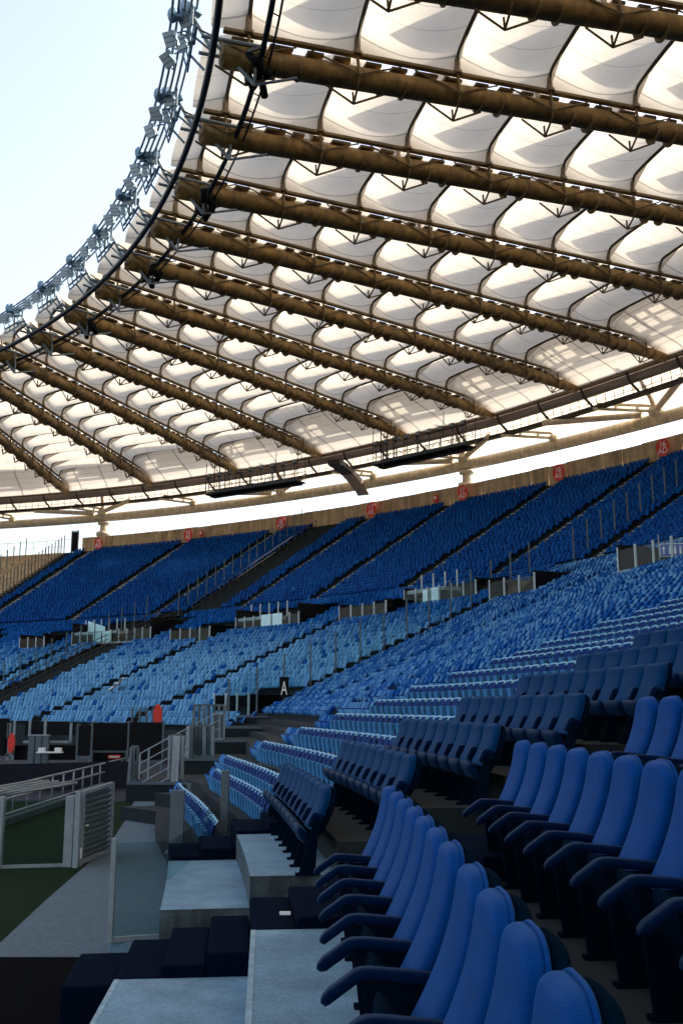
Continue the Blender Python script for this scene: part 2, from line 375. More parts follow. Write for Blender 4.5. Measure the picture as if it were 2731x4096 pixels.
LOWST=[(38.7,2,27),(46,2,27),(55.4,2,27),(62.3,2,27),(31.0,3,28),(26.5,6,28),(21.5,6,28),(69,2,27)]
for p,a,b in LOWST: stair(p,.9,a,b,0,0,nose=False)
WIDE=52.4; WUP=51.2
stair(WIDE,3.2,2,NL,0,0,nose=False); stair(WUP,3.2,0,0,0,NU,nose=False)
# ---- vomitories
VOM=[(55.7,50.3,22.5,28.5,0),(44.9,41.0,23,28.5,0),(48.2,45.6,21,25,1),(38.6,36.0,23,27,1),(36.2,32.6,25.5,29.5,0),(58.9,57.2,21.5,26,1),(31.0,29.0,24,28,1),(24.5,20.8,24,28,1),(66,63,22,28,0)]
# small opening low on the sector fence
VOM.append((33.9,31.6,4.2,7.5,2))
for q,(pa,pb,i0,i1,kind) in enumerate(VOM):
    lab={0:'wide stand entrance with glass rails and white sheets',1:'small glass railed entrance pit',2:'low glass railed entrance pit'}[kind]
    pm=(pa+pb)/2
    f0,z0=rowgeo(i0,pm); f1,z1=rowgeo(i1,pm)
    lab+=', '+['left of the wide stair','third from the left','just right of the wide stair','in the middle','right of the middle','leftmost small one','at the right fence','furthest right','furthest left','beside the letter A'][q]
    v=empty('stand_entrance',pol(f0,pm,z0),R_(pm),label=lab,cat='stand entrance',group='entrances cut into the seating')
    MI=Matrix.Translation(pol(f0,pm,z0))@Matrix.Rotation(R_(pm),4,'Z'); MI=MI.inverted()
    def pb_(R,p,z): return MI@pol(R,p,z)
    m=MB(); s=.14; zt=z1+.1; zl=z0+.18
    def blk(m,Ra,Rb,p0,p1,za,zb):
        m.hexa([pb_(Ra,p0,za),pb_(Rb,p0,za),pb_(Rb,p1,za),pb_(Ra,p1,za),pb_(Ra,p0,zb),pb_(Rb,p0,zb),pb_(Rb,p1,zb),pb_(Ra,p1,zb)])
    dp=math.degrees(s/f0)
    blk(m,f0,f1,pb,pb+dp,z0-.3,zt); blk(m,f0,f1,pa-dp,pa,z0-.3,zt); blk(m,f1-.1,f1,pb+dp,pa-dp,z0-.3,zt)
    m.build('side_wall',M['black'],v)  # walls all black, the shade of the pit put into the colour
    m=MB(); blk(m,f0+.1,f1-.1,pb+dp,pa-dp,z0+.02,z0+.06); m.build('opening_shade',M['black'],v)  # black slab painted in for the dark interior
    m=MB(); blk(m,f0-.08,f0+.1,pb,pa,z0+.05,zl)
    if kind==0: 
        blk(m,f0+.1,f0+1.6,pb+(pa-pb)*.45,pa-.0,z0+1.0,z0+1.25)
    m.build('kerb',M['galv'],v)
    # glass balustrade
    gm=MB()
    nposts=max(3,int(R_(pa-pb)*f0/1.05))
    for kx in range(nposts+1):
        pp=pb+(pa-pb)*kx/nposts
        pm_=MB(); a=pb_(f0,pp,zl); pm_.bar(a,a+Vector((0,0,1.15)),.07,.09,up=(1,0,0)); pm_.build('post',M['postpale'],v)
        if kind==0 and kx>nposts*.4:
            pm_=MB(); a=pb_(f0+1.6,pp,z0+1.25); pm_.bar(a,a+Vector((0,0,1.25)),.07,.09,up=(1,0,0)); pm_.build('post',M['postpale'],v)
    gm.quad(pb_(f0,pb,zl),pb_(f0,pa,zl),pb_(f0,pa,zl+1.0),pb_(f0,pb,zl+1.0))
    gm.quad(pb_(f0,pa,zl),pb_(f1,pa,zt),pb_(f1,pa,zt+1.0),pb_(f0,pa,zl+1.0))
    gm.quad(pb_(f0,pb,zl),pb_(f1,pb,zt),pb_(f1,pb,zt+1.0),pb_(f0,pb,zl+1.0))
    gm.build('glass_panel',M['glass'],v)
    if kind==0:
        for (u0,u1,za,zb) in ((.50,.60,.0,.85),(.62,.72,.05,.8)) if q%2==0 else ((.25,.40,.0,1.0),(.43,.58,.0,1.0)):
            wm=MB(); p0=pb+(pa-pb)*u0; p1=pb+(pa-pb)*u1
            blk(wm,f0-.09,f0-.05,p0,p1,zl+za,zl+zb+.15); wm.build('white_sheet',M['teal'],v)
    if q==0:
        wm=MB(); a=pb_(f0+1.5,pb+(pa-pb)*.96,z0+1.25); b=pb_(f0+1.5,pb+(pa-pb)*.74,z0+1.25)
        wm.v+=[tuple(a),tuple(b),tuple(b+Vector((0,0,.55))),tuple(a+Vector((0,0,1.2)))]; wm.f.append((0,1,2,3)); wm.build('white_sheet',M['teal'],v)
VG=[(a,b,c,d) for a,b,c,d,k in VOM]

# ================================================================= PLASTIC SEATS
def seat_template(h=.42,folded=True,w=.39):
    v=[];f=[]
    # back: three levels, slightly dished; front at +x' = towards -r (local x = radial inward)
    lv=[(.05,.36,w*.40),(.02,.56,w*.46),(-.03,.60,w*.48),(-.07,.36+h,w*.42)]
    for (x,z,hw) in lv:
        v+=[(x,-hw,z),(x,hw,z),(x-.05,hw*.96,z),(x-.05,-hw*.96,z)]
    for i in range(3):
        o=i*4
        for a,b in ((0,1),(1,2),(2,3),(3,0)): f.append((o+a,o+b,o+4+b,o+4+a))
    f.append((12,13,14,15))
    o=len(v)
    if folded: pp=[(.06,.36),(.15,.60),(.09,.60),(.02,.36)]
    else: pp=[(.0,.40),(.42,.44),(.42,.38),(.0,.34)]
    for s in (-1,1):
        for x,z in pp: v.append((x,s*w*(.36 if not folded else .29),z))
    f+= [(o,o+1,o+2,o+3),(o+4,o+7,o+6,o+5)]
    for a,b in ((0,1),(1,2),(2,3),(3,0)): f.append((o+a,o+4+a,o+4+b,o+b))
    if folded:      # pale patch on the backrest, a sky glint put into the shape
        o=len(v)
        for x,z,hw in ((.045,.63,.085),(-.045,.36+h+.012,.08)):
            v+=[(x,-hw,z),(x,hw,z),(x-.06,hw,z),(x-.06,-hw,z)]
        for a,b in ((0,1),(1,2),(2,3),(3,0)): f.append((o+a,o+b,o+4+b,o+4+a))
        f.append((o+4,o+5,o+6,o+7))
    return np.array(v),f
TPL=[seat_template(),seat_template(folded=False)]
seats=[]   # (R,phi,z,tint,variant)
def blocked(g,i,phi,R):
    lim=.75/R*57.3
    if g=='l':
        if abs(phi-WIDE)<1.75/R*57.3+.25: return True
        for p,a,b in LOWST:
            if a<=i<b and abs(phi-p)<.68/R*57.3: return True
        for pa,pb,i0,i1 in VG:
            if i0-1<i<i1+.3 and pb-.15<phi<pa+.15: return True
    else:
        if abs(phi-WUP)<1.75/R*57.3+.25: return True
        for p in UP:
            if abs(phi-p)<.8/R*57.3: return True
    return False
nz=random.Random(3)
def add_row(g,i,p0,p1,pitch):
    geo=rowgeo if g=='l' else upgeo
    phi=p0+(nz.uniform(0,.2) if g=='u' else 0); burst=0
    while phi<p1:
        R,z=geo(i,phi); Rs=R+ (.55 if g=='l' else .42)
        phi+=pitch/Rs*57.2958
        if blocked(g,i,phi,R): continue
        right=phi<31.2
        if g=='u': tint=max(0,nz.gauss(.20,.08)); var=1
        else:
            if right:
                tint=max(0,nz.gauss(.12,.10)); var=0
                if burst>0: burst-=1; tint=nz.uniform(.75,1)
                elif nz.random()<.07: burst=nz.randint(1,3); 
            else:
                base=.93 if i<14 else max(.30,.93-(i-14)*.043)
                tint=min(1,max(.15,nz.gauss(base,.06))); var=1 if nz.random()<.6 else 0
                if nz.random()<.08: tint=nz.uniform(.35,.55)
        Rq=Rs
        seats.append((Rq,phi+nz.gauss(0,.012),z,tint,var,g,i,right))
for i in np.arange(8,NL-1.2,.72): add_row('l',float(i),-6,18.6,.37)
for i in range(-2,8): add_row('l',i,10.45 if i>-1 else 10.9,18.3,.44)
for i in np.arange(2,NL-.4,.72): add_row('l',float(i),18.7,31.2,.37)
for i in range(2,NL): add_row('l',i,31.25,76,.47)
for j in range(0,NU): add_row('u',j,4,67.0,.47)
# front rows stop before the exit ramp
def pos(s): return pol(s[0],s[1],s[2])
def vis(s):
    p=pos(s); 
    if p.y<2: return False
    c=p.y*math.cos(R_(11.08))+p.z*math.sin(R_(11.08))
    return abs(p.x/c)<.37
seats=[s for s in seats if not (s[6]<4 and 17.6<s[1]<30.5 and s[5]=='l')]
sv=[s for s in seats if vis(s)]; so_=[s for s in seats if not vis(s)]
sv.sort(key=lambda s:pos(s).length)
near=sv[:290]; far=sv[290:]
def stuff_mesh(lst,name):
    allv=[];allf=[];tint=[];off=0
    for var in (0,1):
        L=[s for s in lst if s[4]==var]
        if not L: continue
        small=np.array([s[7] and s[5]=='l' and (s[6]>=8 or s[1]>18.6) for s in L])[:,None]; wsc=np.where(small,.76,1.); hsc=np.where(small,.8,1.)
        T,F=TPL[var]; n=len(T)
        a=np.radians([s[1] for s in L]); R=np.array([s[0] for s in L]); z=np.array([s[2] for s in L])
        yaw=np.array([nz.gauss(0,.03) for _ in L]); sc_=1
        ux=-np.cos(a+yaw); uy=-np.sin(a+yaw); tx=-np.sin(a+yaw); ty=np.cos(a+yaw)
        X=-90+R*np.cos(a); Y=R*np.sin(a)
        V=np.empty((len(L),n,3))
        V[:,:,0]=X[:,None]+ux[:,None]*T[None,:,0]+tx[:,None]*T[None,:,1]*wsc
        V[:,:,1]=Y[:,None]+uy[:,None]*T[None,:,0]+ty[:,None]*T[None,:,1]*wsc
        V[:,:,2]=z[:,None]+T[None,:,2]*hsc
        allv.append(V.reshape(-1,3))
        Fa=np.array(F); idx=(np.arange(len(L))*n)[:,None,None]+Fa[None]+off
        allf.append(idx.reshape(-1,4)); off+=n*len(L)
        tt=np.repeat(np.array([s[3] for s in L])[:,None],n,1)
        rr_=np.array([s[7] and s[5]=='l' for s in L]); tt[rr_,16:]=np.array([nz.uniform(.42,.9) for _ in range(int(rr_.sum()))])[:,None]; bz=np.array([s[3]<.5 for s in L])&rr_; tt[bz,:16]*=.25; tt[rr_,24:]=tt[rr_,16:17]*.95 if n>24 else tt[rr_,24:]  # right block: pans and glint patches set pale, backs darkened
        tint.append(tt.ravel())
    V=np.concatenate(allv); F=np.concatenate(allf); T=np.concatenate(tint)
    me=bpy.data.meshes.new(name); me.vertices.add(len(V)); me.vertices.foreach_set('co',V.ravel().astype(np.float32))
    me.loops.add(F.size); me.loops.foreach_set('vertex_index',F.ravel().astype(np.int32))
    me.polygons.add(len(F)); me.polygons.foreach_set('loop_start',np.arange(0,F.size,4,dtype=np.int32))
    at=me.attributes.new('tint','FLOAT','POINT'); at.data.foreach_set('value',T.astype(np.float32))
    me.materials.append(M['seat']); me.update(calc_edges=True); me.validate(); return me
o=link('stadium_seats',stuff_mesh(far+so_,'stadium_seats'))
tag(o,'thousands of small blue plastic seats filling the stand from exit ramp to parapet','seating',kind='stuff')
# near plastic seats as individuals
def near_seat_meshes():
    b=MB(); N=6
    prof=[(.06,.36,.17),(.035,.46,.185),(.0,.6,.19),(-.04,.74,.188),(-.065,.80,.175),(-.09,.815,.15)]
    for th in (0,1):
        for (x,z,hw) in prof:
            for j in range(N+1):
                t=-1+2*j/N
                b.v.append((x+.035*t*t-(.02 if th else 0),hw*t,z-(.004 if th else 0)))
    K=len(prof)
    for th in (0,1):
        for i in range(K-1):
            for j in range(N):
                q=(th*K*(N+1)+i*(N+1)+j,th*K*(N+1)+i*(N+1)+j+1,th*K*(N+1)+(i+1)*(N+1)+j+1,th*K*(N+1)+(i+1)*(N+1)+j)
                b.f.append(q if th==0 else q[::-1])
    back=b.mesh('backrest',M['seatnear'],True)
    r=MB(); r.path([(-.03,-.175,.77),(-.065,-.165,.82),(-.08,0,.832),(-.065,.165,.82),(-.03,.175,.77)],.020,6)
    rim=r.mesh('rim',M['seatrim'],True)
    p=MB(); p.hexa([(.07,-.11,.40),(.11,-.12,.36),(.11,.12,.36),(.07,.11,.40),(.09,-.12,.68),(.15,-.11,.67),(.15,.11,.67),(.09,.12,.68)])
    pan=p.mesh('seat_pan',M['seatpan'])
    g=MB(); g.box((.0,0,.31),(.09,.44,.07)); g.box((-.02,.0,.18),(.05,.06,.3)); br=g.mesh('bracket',M['galvdk'])
    return back,rim,pan,br
NB=near_seat_meshes()
def ordn(n):
    w=['first','second','third','fourth','fifth','sixth','seventh','eighth','ninth','tenth','eleventh','twelfth','thirteenth','fourteenth','fifteenth','sixteenth','seventeenth','eighteenth','nineteenth','twentieth']
    if n<=20: return w[n-1]
    t={2:'twenty',3:'thirty',4:'forty',5:'fifty'}[n//10]
    return t+('-'+w[n%10-1] if n%10 else 'th') if n%10 else {20:'twentieth',30:'thirtieth',40:'fortieth',50:'fiftieth'}[n]
rowsn={}
for s in near: rowsn.setdefault(s[6],[]).append(s)
keys=sorted(rowsn)
for rn,i in enumerate(keys):
    L=sorted(rowsn[i],key=lambda s:s[1])
    for cn,s in enumerate(L):
        p=pos(s)
        e=empty('plastic_seat',p,R_(s[1]+180)+nz.gauss(0,.02),label=f'blue plastic seat, {ordn(cn+1)} from the near end, {ordn(rn+1)} plastic row up',cat='stadium seat',group='plastic seats in the nearest curved rows')
        if s[6]>=8: e.scale=(.8,.8,.8)
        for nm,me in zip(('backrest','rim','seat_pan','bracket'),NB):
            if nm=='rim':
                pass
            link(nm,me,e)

# ================================================================= PADDED CHAIRS
def sweep_pad(prof,mat_,name,nx=7,corner=.35):
    """prof: list of (x,z,halfwidth,halfthick,nx,nz) stations; superellipse sections"""
    b=MB(); n=20; pts=prof
    for (x,z,hw,ht,dx,dz) in pts:
        for j in range(n):
            a=2*PI*j/n; ca,sa=math.cos(a),math.sin(a)
            u=math.copysign(abs(ca)**.55,ca)*hw; t=math.copysign(abs(sa)**.8,sa)*ht
            b.v.append((x+dx*t,u,z+dz*t))
    m=len(pts)
    for i in range(m-1):
        for j in range(n):
            k=(j+1)%n; b.f.append((i*n+j,i*n+k,(i+1)*n+k,(i+1)*n+j))
    b.f.append(tuple(range(n))); b.f.append(tuple((m-1)*n+j for j in range(n))[::-1])
    return b.mesh(name,mat_,True)
def chair_meshes(H=1.1,cush='cushion',wid=.235,crn=.72,thk=.052,lean=1,armk=1,sz=.60):
    # back line curve (x forward positive)
    def curve(t):   # t 0..1 bottom->top
        x=.13-(.46*t-.22*t*t)*lean
        z=.44+(H-.44)*(t**.97)
        return x,z
    st=[]
    ts=[0,.02,.06]+[.12+.07*i for i in range(10)]+[.80,.84,.87,.90,.925,.945,.96,.975,.987,.995,1.0]
    Hh=H-.40
    for t in ts:
        x,z=curve(t); x2,z2=curve(min(1,t+.02)); x1,z1=curve(max(0,t-.02)); d=math.hypot(x2-x1,z2-z1); tx,tz=(x2-x1)/d,(z2-z1)/d
        hw=wid*(.96+.05*math.sin(t*PI)); dt=(1-t)*Hh; r=crn*wid
        if dt<r: hw=hw-r+math.sqrt(max(0,r*r-(r-dt)**2))
        ht=thk
        if dt<.055: ht=thk*math.sqrt(max(.02,1-((.055-dt)/.055)**2))
        if t<.06: ht*=.75
        st.append((x,z,hw,ht,tz,-tx))
    back=sweep_pad(st,M[cush],'backrest')
    sh=[(x-.066*nx_,z-.066*nz_-.014,hw*1.0,ht*.8,nx_,nz_) for (x,z,hw,ht,nx_,nz_) in st]
    shell=sweep_pad(sh,M['shell'],'back_shell')
    # piping
    r=MB()
    L=[];Rr=[]
    for (x,z,hw,ht,nx_,nz_) in st[1:]:
        L.append((x-.025*nx_,hw*.985,z-.025*nz_)); Rr.append((x-.025*nx_,-hw*.985,z-.025*nz_))
    r.path(L+Rr[::-1],.009,5); pipe=r.mesh('piping',M[cush],True)
    # tipped-up seat cushion
    sp=[]
    for i in range(9):
        t=i/8; x=.13+.10*t; z=.30+(sz-.30)*t; ht=.06*math.sqrt(max(.05,1-((t-.5)/.52)**2))
        sp.append((x+.04,z,wid*.93*(1 if 0<i<8 else .9),ht,.96,-.28))
    seat=sweep_pad(sp,M['arm'] if sz<.55 else M['shell'],'seat')
    # armrest
    ap=[(.02,.585),(.04,.59),(.18,.603),(.33,.615),(.375,.614),(.395,.608),(.415,.596),(.52,.530),(.545,.508),(.556,.493)]
    ap=[(x*armk*.92,z) for x,z in ap]
    b=MB(); n=14
    for i,(x,z) in enumerate(ap):
        q=ap[min(i+1,len(ap)-1)]; p0=ap[max(i-1,0)]; dx,dz=q[0]-p0[0],q[1]-p0[1]; d=math.hypot(dx,dz); tx,tz=dx/d,dz/d
        hw=.031+.007*min(1,x/.35); ht=.027
        if i==len(ap)-1: hw*=.55; ht*=.5
        if i==len(ap)-2: hw*=.9; ht*=.85
        if i==0: ht*=.8
        for j in range(n):
            a=2*PI*j/n; ca,sa=math.cos(a),math.sin(a)
            u=math.copysign(abs(ca)**.5,ca)*hw; t=math.copysign(abs(sa)**.5,sa)*ht
            b.v.append((x-tz*t,u,z+tx*t))
    m=len(ap)
    for i in range(m-1):
        for j in range(n):
            k=(j+1)%n; b.f.append((i*n+j,i*n+k,(i+1)*n+k,(i+1)*n+j))
    b.f.append(tuple(range(n))[::-1]); b.f.append(tuple((m-1)*n+j for j in range(n)))
    b.f=[f[::-1] for f in b.f]
    arm=b.mesh('armrest',M['arm'],True)
    g=MB(); g.hexa([(.10,-.02,0),(.28,-.02,0),(.28,.02,0),(.10,.02,0),(.06,-.02,.565),(.34*armk,-.02,.575),(.34*armk,.02,.575),(.06,.02,.565)])
    g.box((.18,0,.012),(.26,.07,.024)); g.tube((.30,.022,.3),(.30,.03,.3),.012)
    leg=g.mesh('side_panel',M['shell'])
    return dict(backrest=back,back_shell=shell,piping=pipe,seat=seat,armrest=arm,side_panel=leg)
CH1=chair_meshes(1.12,'cushion',.210); CH2=chair_meshes(.90,'cushion2',.268,.34,.06,.75,.32,.49)
def chair(S,R,phi,z,label,group,pitch=.57,last=False,yaw=0):
    e=empty('padded_chair',pol(R,phi,z),R_(phi+180)+yaw,label=label,cat='stadium chair',group=group)
    b=link('backrest',S['backrest'],e); link('piping',S['piping'],b); link('back_shell',S['back_shell'],e)
    link('seat',S['seat'],e)
    for sgn in ((1,-1) if last else (1,)):
        a=link('armrest',S['armrest'],e); a.location=(0,sgn*pitch/2,0)
        l=link('side_panel',S['side_panel'],e); l.location=(0,sgn*pitch/2,0)
    return e
def row_by_y(S,R,z,ys,desc,group,last=()):
    for n,y in enumerate(ys):
        Rn=R-.035*(ys[0]-y) if S is CH1 else R
        phi=math.degrees(math.asin(y/R))
        ch=chair(S,Rn,phi,z,desc.format(ordn(n+1)),group,last=(n in last or n==len(ys)-1),yaw=rnd.gauss(0,.015))
ys=[8.38-.57*k for k in range(7)]; ys+= [ys[-1]-.70-.57*k for k in range(6)]
# local +y of a chair (facing -r) points to -tangent, i.e. towards the viewer: far arm is local -y
row_by_y(CH1,90.67,ZK[0],ys,'bright blue high-backed chair, {} from the aisle, front row','front row of padded chairs',last=(6,))
row_by_y(CH1,92.0,ZK[1],[9.25-.57*k for k in range(13)],'bright blue high-backed chair, {} from the aisle, second row','second row of padded chairs')
row_by_y(CH1,93.22,ZK[2],[9.45-.57*k for k in range(8)],'bright blue high-backed chair, {} from the aisle, third row','third row of padded chairs')
row_by_y(CH1,94.45,ZK[3],[9.6-.57*k for k in range(4)],'dark blue high-backed chair, {} from the aisle, fourth row','fourth row of padded chairs')
for i in range(0,7):
    n=9; R=90.5+.93*i
    y0=11.45+ (0 if i else 0)
    row_by_y(CH2,R,ZV(i),[y0+.56*(n-1)-.56*k for k in range(n)],'slate blue padded chair beyond the aisle, {} from the far end, '+ordn(i+1)+' row up','padded chairs beyond the aisle')

# ================================================================= PARAPET AND SIGNS
par=empty('parapet_wall',pol(141.9,45,20.15),label='long tan precast concrete parapet along the top of the stand',cat='wall')
MI=Matrix.Translation(-pol(141.9,45,20.15))
ph=66.9; n=0; pw=2.05/141.9*57.3
pan=[]
while ph>6:
    h=1.9+rnd.uniform(-.03,.03)
    m=MB(); a,b=ph-.010,ph-pw+.010; t=.14; zz=20.12; off=rnd.uniform(-.02,.02)
    m.hexa([MI@pol(141.8+off,b,zz),MI@pol(141.8+t+off,b,zz),MI@pol(141.8+t+off,a,zz),MI@pol(141.8+off,a,zz),MI@pol(141.8+off,b,zz+h),MI@pol(141.8+off+t,b,zz+h),MI@pol(141.8+off+t,a,zz+h),MI@pol(141.8+off,a,zz+h)])
    m.build('wall_panel',M['panel'],par); ph-=pw
# corner gate at the left end of the wall
g=empty('end_gate',pol(141.6,67.3,20.15),R_(67.3),label='tall dark metal gate at the left end of the parapet',cat='gate')
m=MB(); m.bar((0,-.5,0),(0,-.5,2.9),.12,.12,up=(1,0,0)); m.bar((0,.55,0),(0,.55,2.9),.12,.12,up=(1,0,0)); m.bar((0,-.5,2.85),(0,.55,2.85),.1,.1); m.build('frame',M['galvdk'],g)
m=MB(); m.box((0,.02,1.4),(.05,.9,2.7)); m.build('gate_leaf',M['black'],g)
def text_mesh(s,size,mat_,ext=.004):
    cu=bpy.data.curves.new('t','FONT'); cu.body=s; cu.size=size; cu.align_x='CENTER'; cu.align_y='CENTER'; cu.extrude=ext; cu.space_line=.8
    cu.offset=.004*size
    ob=bpy.data.objects.new('t',cu); C.objects.link(ob); dg=bpy.context.evaluated_depsgraph_get(); me=bpy.data.meshes.new_from_object(ob.evaluated_get(dg))
    bpy.data.objects.remove(ob); bpy.data.curves.remove(cu); me.materials.clear(); me.materials.append(mat_); return me
for p,s in ((65.55,'19\nAD'),(59.75,'18\nAS'),(53.95,'18\nAD'),(48.6,'17\nAS'),(43.6,'17\nAD'),(38.85,'16\nAS'),(34.3,'16\nAD')):
    sg=empty('sector_sign',pol(140.9,p,20.95),R_(p),label=f'round red sign reading {s.replace(chr(10)," ")}, '+{65.55:'leftmost of all, by the end gate',59.75:'second from the left beside the hose cabinet',53.95:'third from the left by the wide stair',48.6:'in the middle above the speaker chain',43.6:'in front of the roof column at right',38.85:'second from the right edge',34.3:'nearest the right edge'}[p],cat='sign',group='red sector signs on the parapet')
    m=MB(); nn=24
    for x in (0,.04):
        for j in range(nn): a=2*PI*j/nn; m.v.append((x,.66*math.cos(a),.80*math.sin(a)))
    m.f.append(tuple(range(nn))[::-1]); m.f.append(tuple(range(nn,2*nn)))
    for j in range(nn): k=(j+1)%nn; m.f.append((j,k,nn+k,nn+j))
    m.build('sign_disc',M['red'],sg)
    t=link('lettering',text_mesh(s,.70,M['white']),sg); t.rotation_euler=(R_(90),0,R_(-90)); t.location=(-.012,0,0)
    m=MB(); m.bar((.06,0,-.8),(.06,0,0),.07,.05); m.build('post',M['galvdk'],sg)
for p in (59.1,45.2):
    e=tag(link('fire_box',None),'small red hose cabinet on the tan parapet '+('right of the 18 AS sign' if p>50 else 'left of the 17 AD sign'),'cabinet')
    m=MB(); m.box((0,0,0),(.2,.45,.75)); m.build('cabinet_body',M['red'],e); m=MB(); m.box((-.11,0,.1),(.02,.3,.3)); m.build('window',M['white'],e)
    e.location=pol(141.5,p,21.05); e.rotation_euler=(0,0,R_(p))

# ================================================================= RADIAL FENCES
def fence(phi,rows,label,hpost=2.3,step=2,glass=True,rail=False,mt='galvdk',r=.045):
    g0,i0=rows[0]; R0,z0=g0(i0,phi); base=pol(R0,phi,z0); ph0=phi
    f=empty('sector_fence',base,0,label=label,cat='fence',group='fences running up the stand')
    pts=[]
    for g,i in rows:
        R,z=g(i,phi); pts.append(pol(R,phi,z)-base)
    for k in range(0,len(pts),step):
        m=MB(); m.bar(pts[k]-Vector((0,0,.1)),pts[k]+Vector((0,0,hpost)),2*r,2*r,up=(1,0,0)); m.build('post',M[mt],f)
    H=Vector((0,0,hpost*.93))
    if glass:
        m=MB()
        for a,b in zip(pts[::step],pts[step::step]): m.quad(a+Vector((0,0,.15)),b+Vector((0,0,.15)),b+H,a+H)
        m.build('glass_panel',M['glass'],f)
    if rail:
        m=MB(); m.path([p+Vector((0,0,.95)) for p in pts],.04,5); m.path([p+Vector((0,0,.5)) for p in pts],.03,5); m.build('rail',M['dksteel'],f)
rl=lambda a,b:[(rowgeo,i) for i in range(a,b)]; ru=lambda a,b:[(upgeo,i) for i in range(a,b)]
fence(31.55,rl(3,NL),'tall glass fence climbing the lower stand where the seats change shade',2.4,2)
fence(30.9,ru(0,24),'tall glass fence climbing the upper stand at the right',2.4,2)
fence(53.9,rl(2,NL),'tall post and glass fence left of the wide dark stair, lower half of the stand',2.5,2)
fence(52.7,ru(0,NU),'tall glass fence left of the wide stair, up to the 18 AD sign',2.5,2)
fence(WIDE+.75,rl(2,NL),'low dark handrail on the left of the wide stair, lower half',1.05,2,False,True,'dksteel',.03)
fence(WUP+.6,ru(0,NU),'low dark handrail on the left of the wide stair, upper half',1.05,2,False,True,'dksteel',.03)
fence(WIDE-.8,rl(2,NL),'low dark handrail on the right of the wide stair, lower half',1.0,2,False,True,'dksteel',.03)
fence(67.8,ru(0,NU),'row of tall bare posts stepping up beside the left end terraces',2.6,1,False,False,'galvdk',.05)
fence(70.3,ru(4,NU),'second row of tall posts stepping up the bare left terraces',2.6,2,False,False,'galvdk',.05)
m=MB(); b=pol(143,74,20.15)
f=empty('top_railing',b,0,label='thin steel railing along the top of the bare terraces at far left',cat='railing')
for k in range(14): p=pol(143,67.9+k*.85,20.15)-b; q=MB(); q.bar(p,p+Vector((0,0,2.1)),.05,.05,up=(1,0,0)); q.build('post',M['galv'],f)
m.path([pol(143,67.9+k*.85,22.2)-b for k in range(14)],.03,5); m.path([pol(143,67.9+k*.85,21.3)-b for k in range(14)],.02,5); m.build('rail',M['galv'],f)
# bare warm terraces (concrete benches) beyond the end fence
bt=empty('bare_terrace',pol(upgeo(0,72)[0],72,8.85),0,label='bare tan concrete benches without seats at the far left of the stand',cat='terrace')
MI=Matrix.Translation(-pol(upgeo(0,72)[0],72,8.85))
m=MB()
for j in range(0,NU):
    for a in np.arange(68,84,2.0):
        R0,z=upgeo(j,a); 
        m.hexa([MI@pol(R0+.02,a,z+.01),MI@pol(R0+.42,a,z+.01),MI@pol(R0+.42,a+2,z+.01),MI@pol(R0+.02,a+2,z+.01),MI@pol(R0+.02,a,z+.30),MI@pol(R0+.42,a,z+.30),MI@pol(R0+.42,a+2,z+.30),MI@pol(R0+.02,a+2,z+.30)])
m.build('bench',M['panel'],bt)

# ================================================================= ROOF
roof=empty('stadium_roof',(0,0,26.5),label='white tensile membrane roof on long ochre tubes curving over the stand',cat='roof')
def Q(o): o.matrix_parent_inverse=Matrix.Translation((0,0,-26.5)); return o
PSI={1:13.6,2:18.4,3:22.9,4:26.8,5:30.8,6:35.0,7:39.2,8:43.6,9:48,10:52.4,11:56.8,12:61.2,13:65.6,0:9.0,-1:4.4,-2:-.2,-3:-4.8,-4:-9.4}
FO={4:34.63,5:38.74,6:43.09,7:47.67,8:52.84,9:58.12,10:63.75,11:69.2,12:74.8,13:80.4,3:30.2,2:26.1,1:22.6,0:19.0,-1:15.2,-2:11.3,-3:7.3,-4:3.2}
RO={4:143,5:143.5,6:144.2,7:144.1,8:144.6,9:144.9,10:145.4}
def Rout(k): return RO.get(k,143.0 if k<4 else 145.4)
ZI,ZO=26.5,29.5
for _k in range(-5,-13,-1): PSI[_k]=PSI[_k+1]-4.6; FO[_k]=FO[_k+1]-4.2
KS=list(range(-12,14))
ends={k:(ring(70.2,PSI[k],ZI),pol(Rout(k),FO[k],ZO)) for k in KS}
GZ=.84; ST0=1.05; STL=4.87
post_n=0; rib_n=0; SHADOW_FIN=1.7
prio=sorted(KS,key=lambda k:(not(0<=k<=11),abs(k-5)))
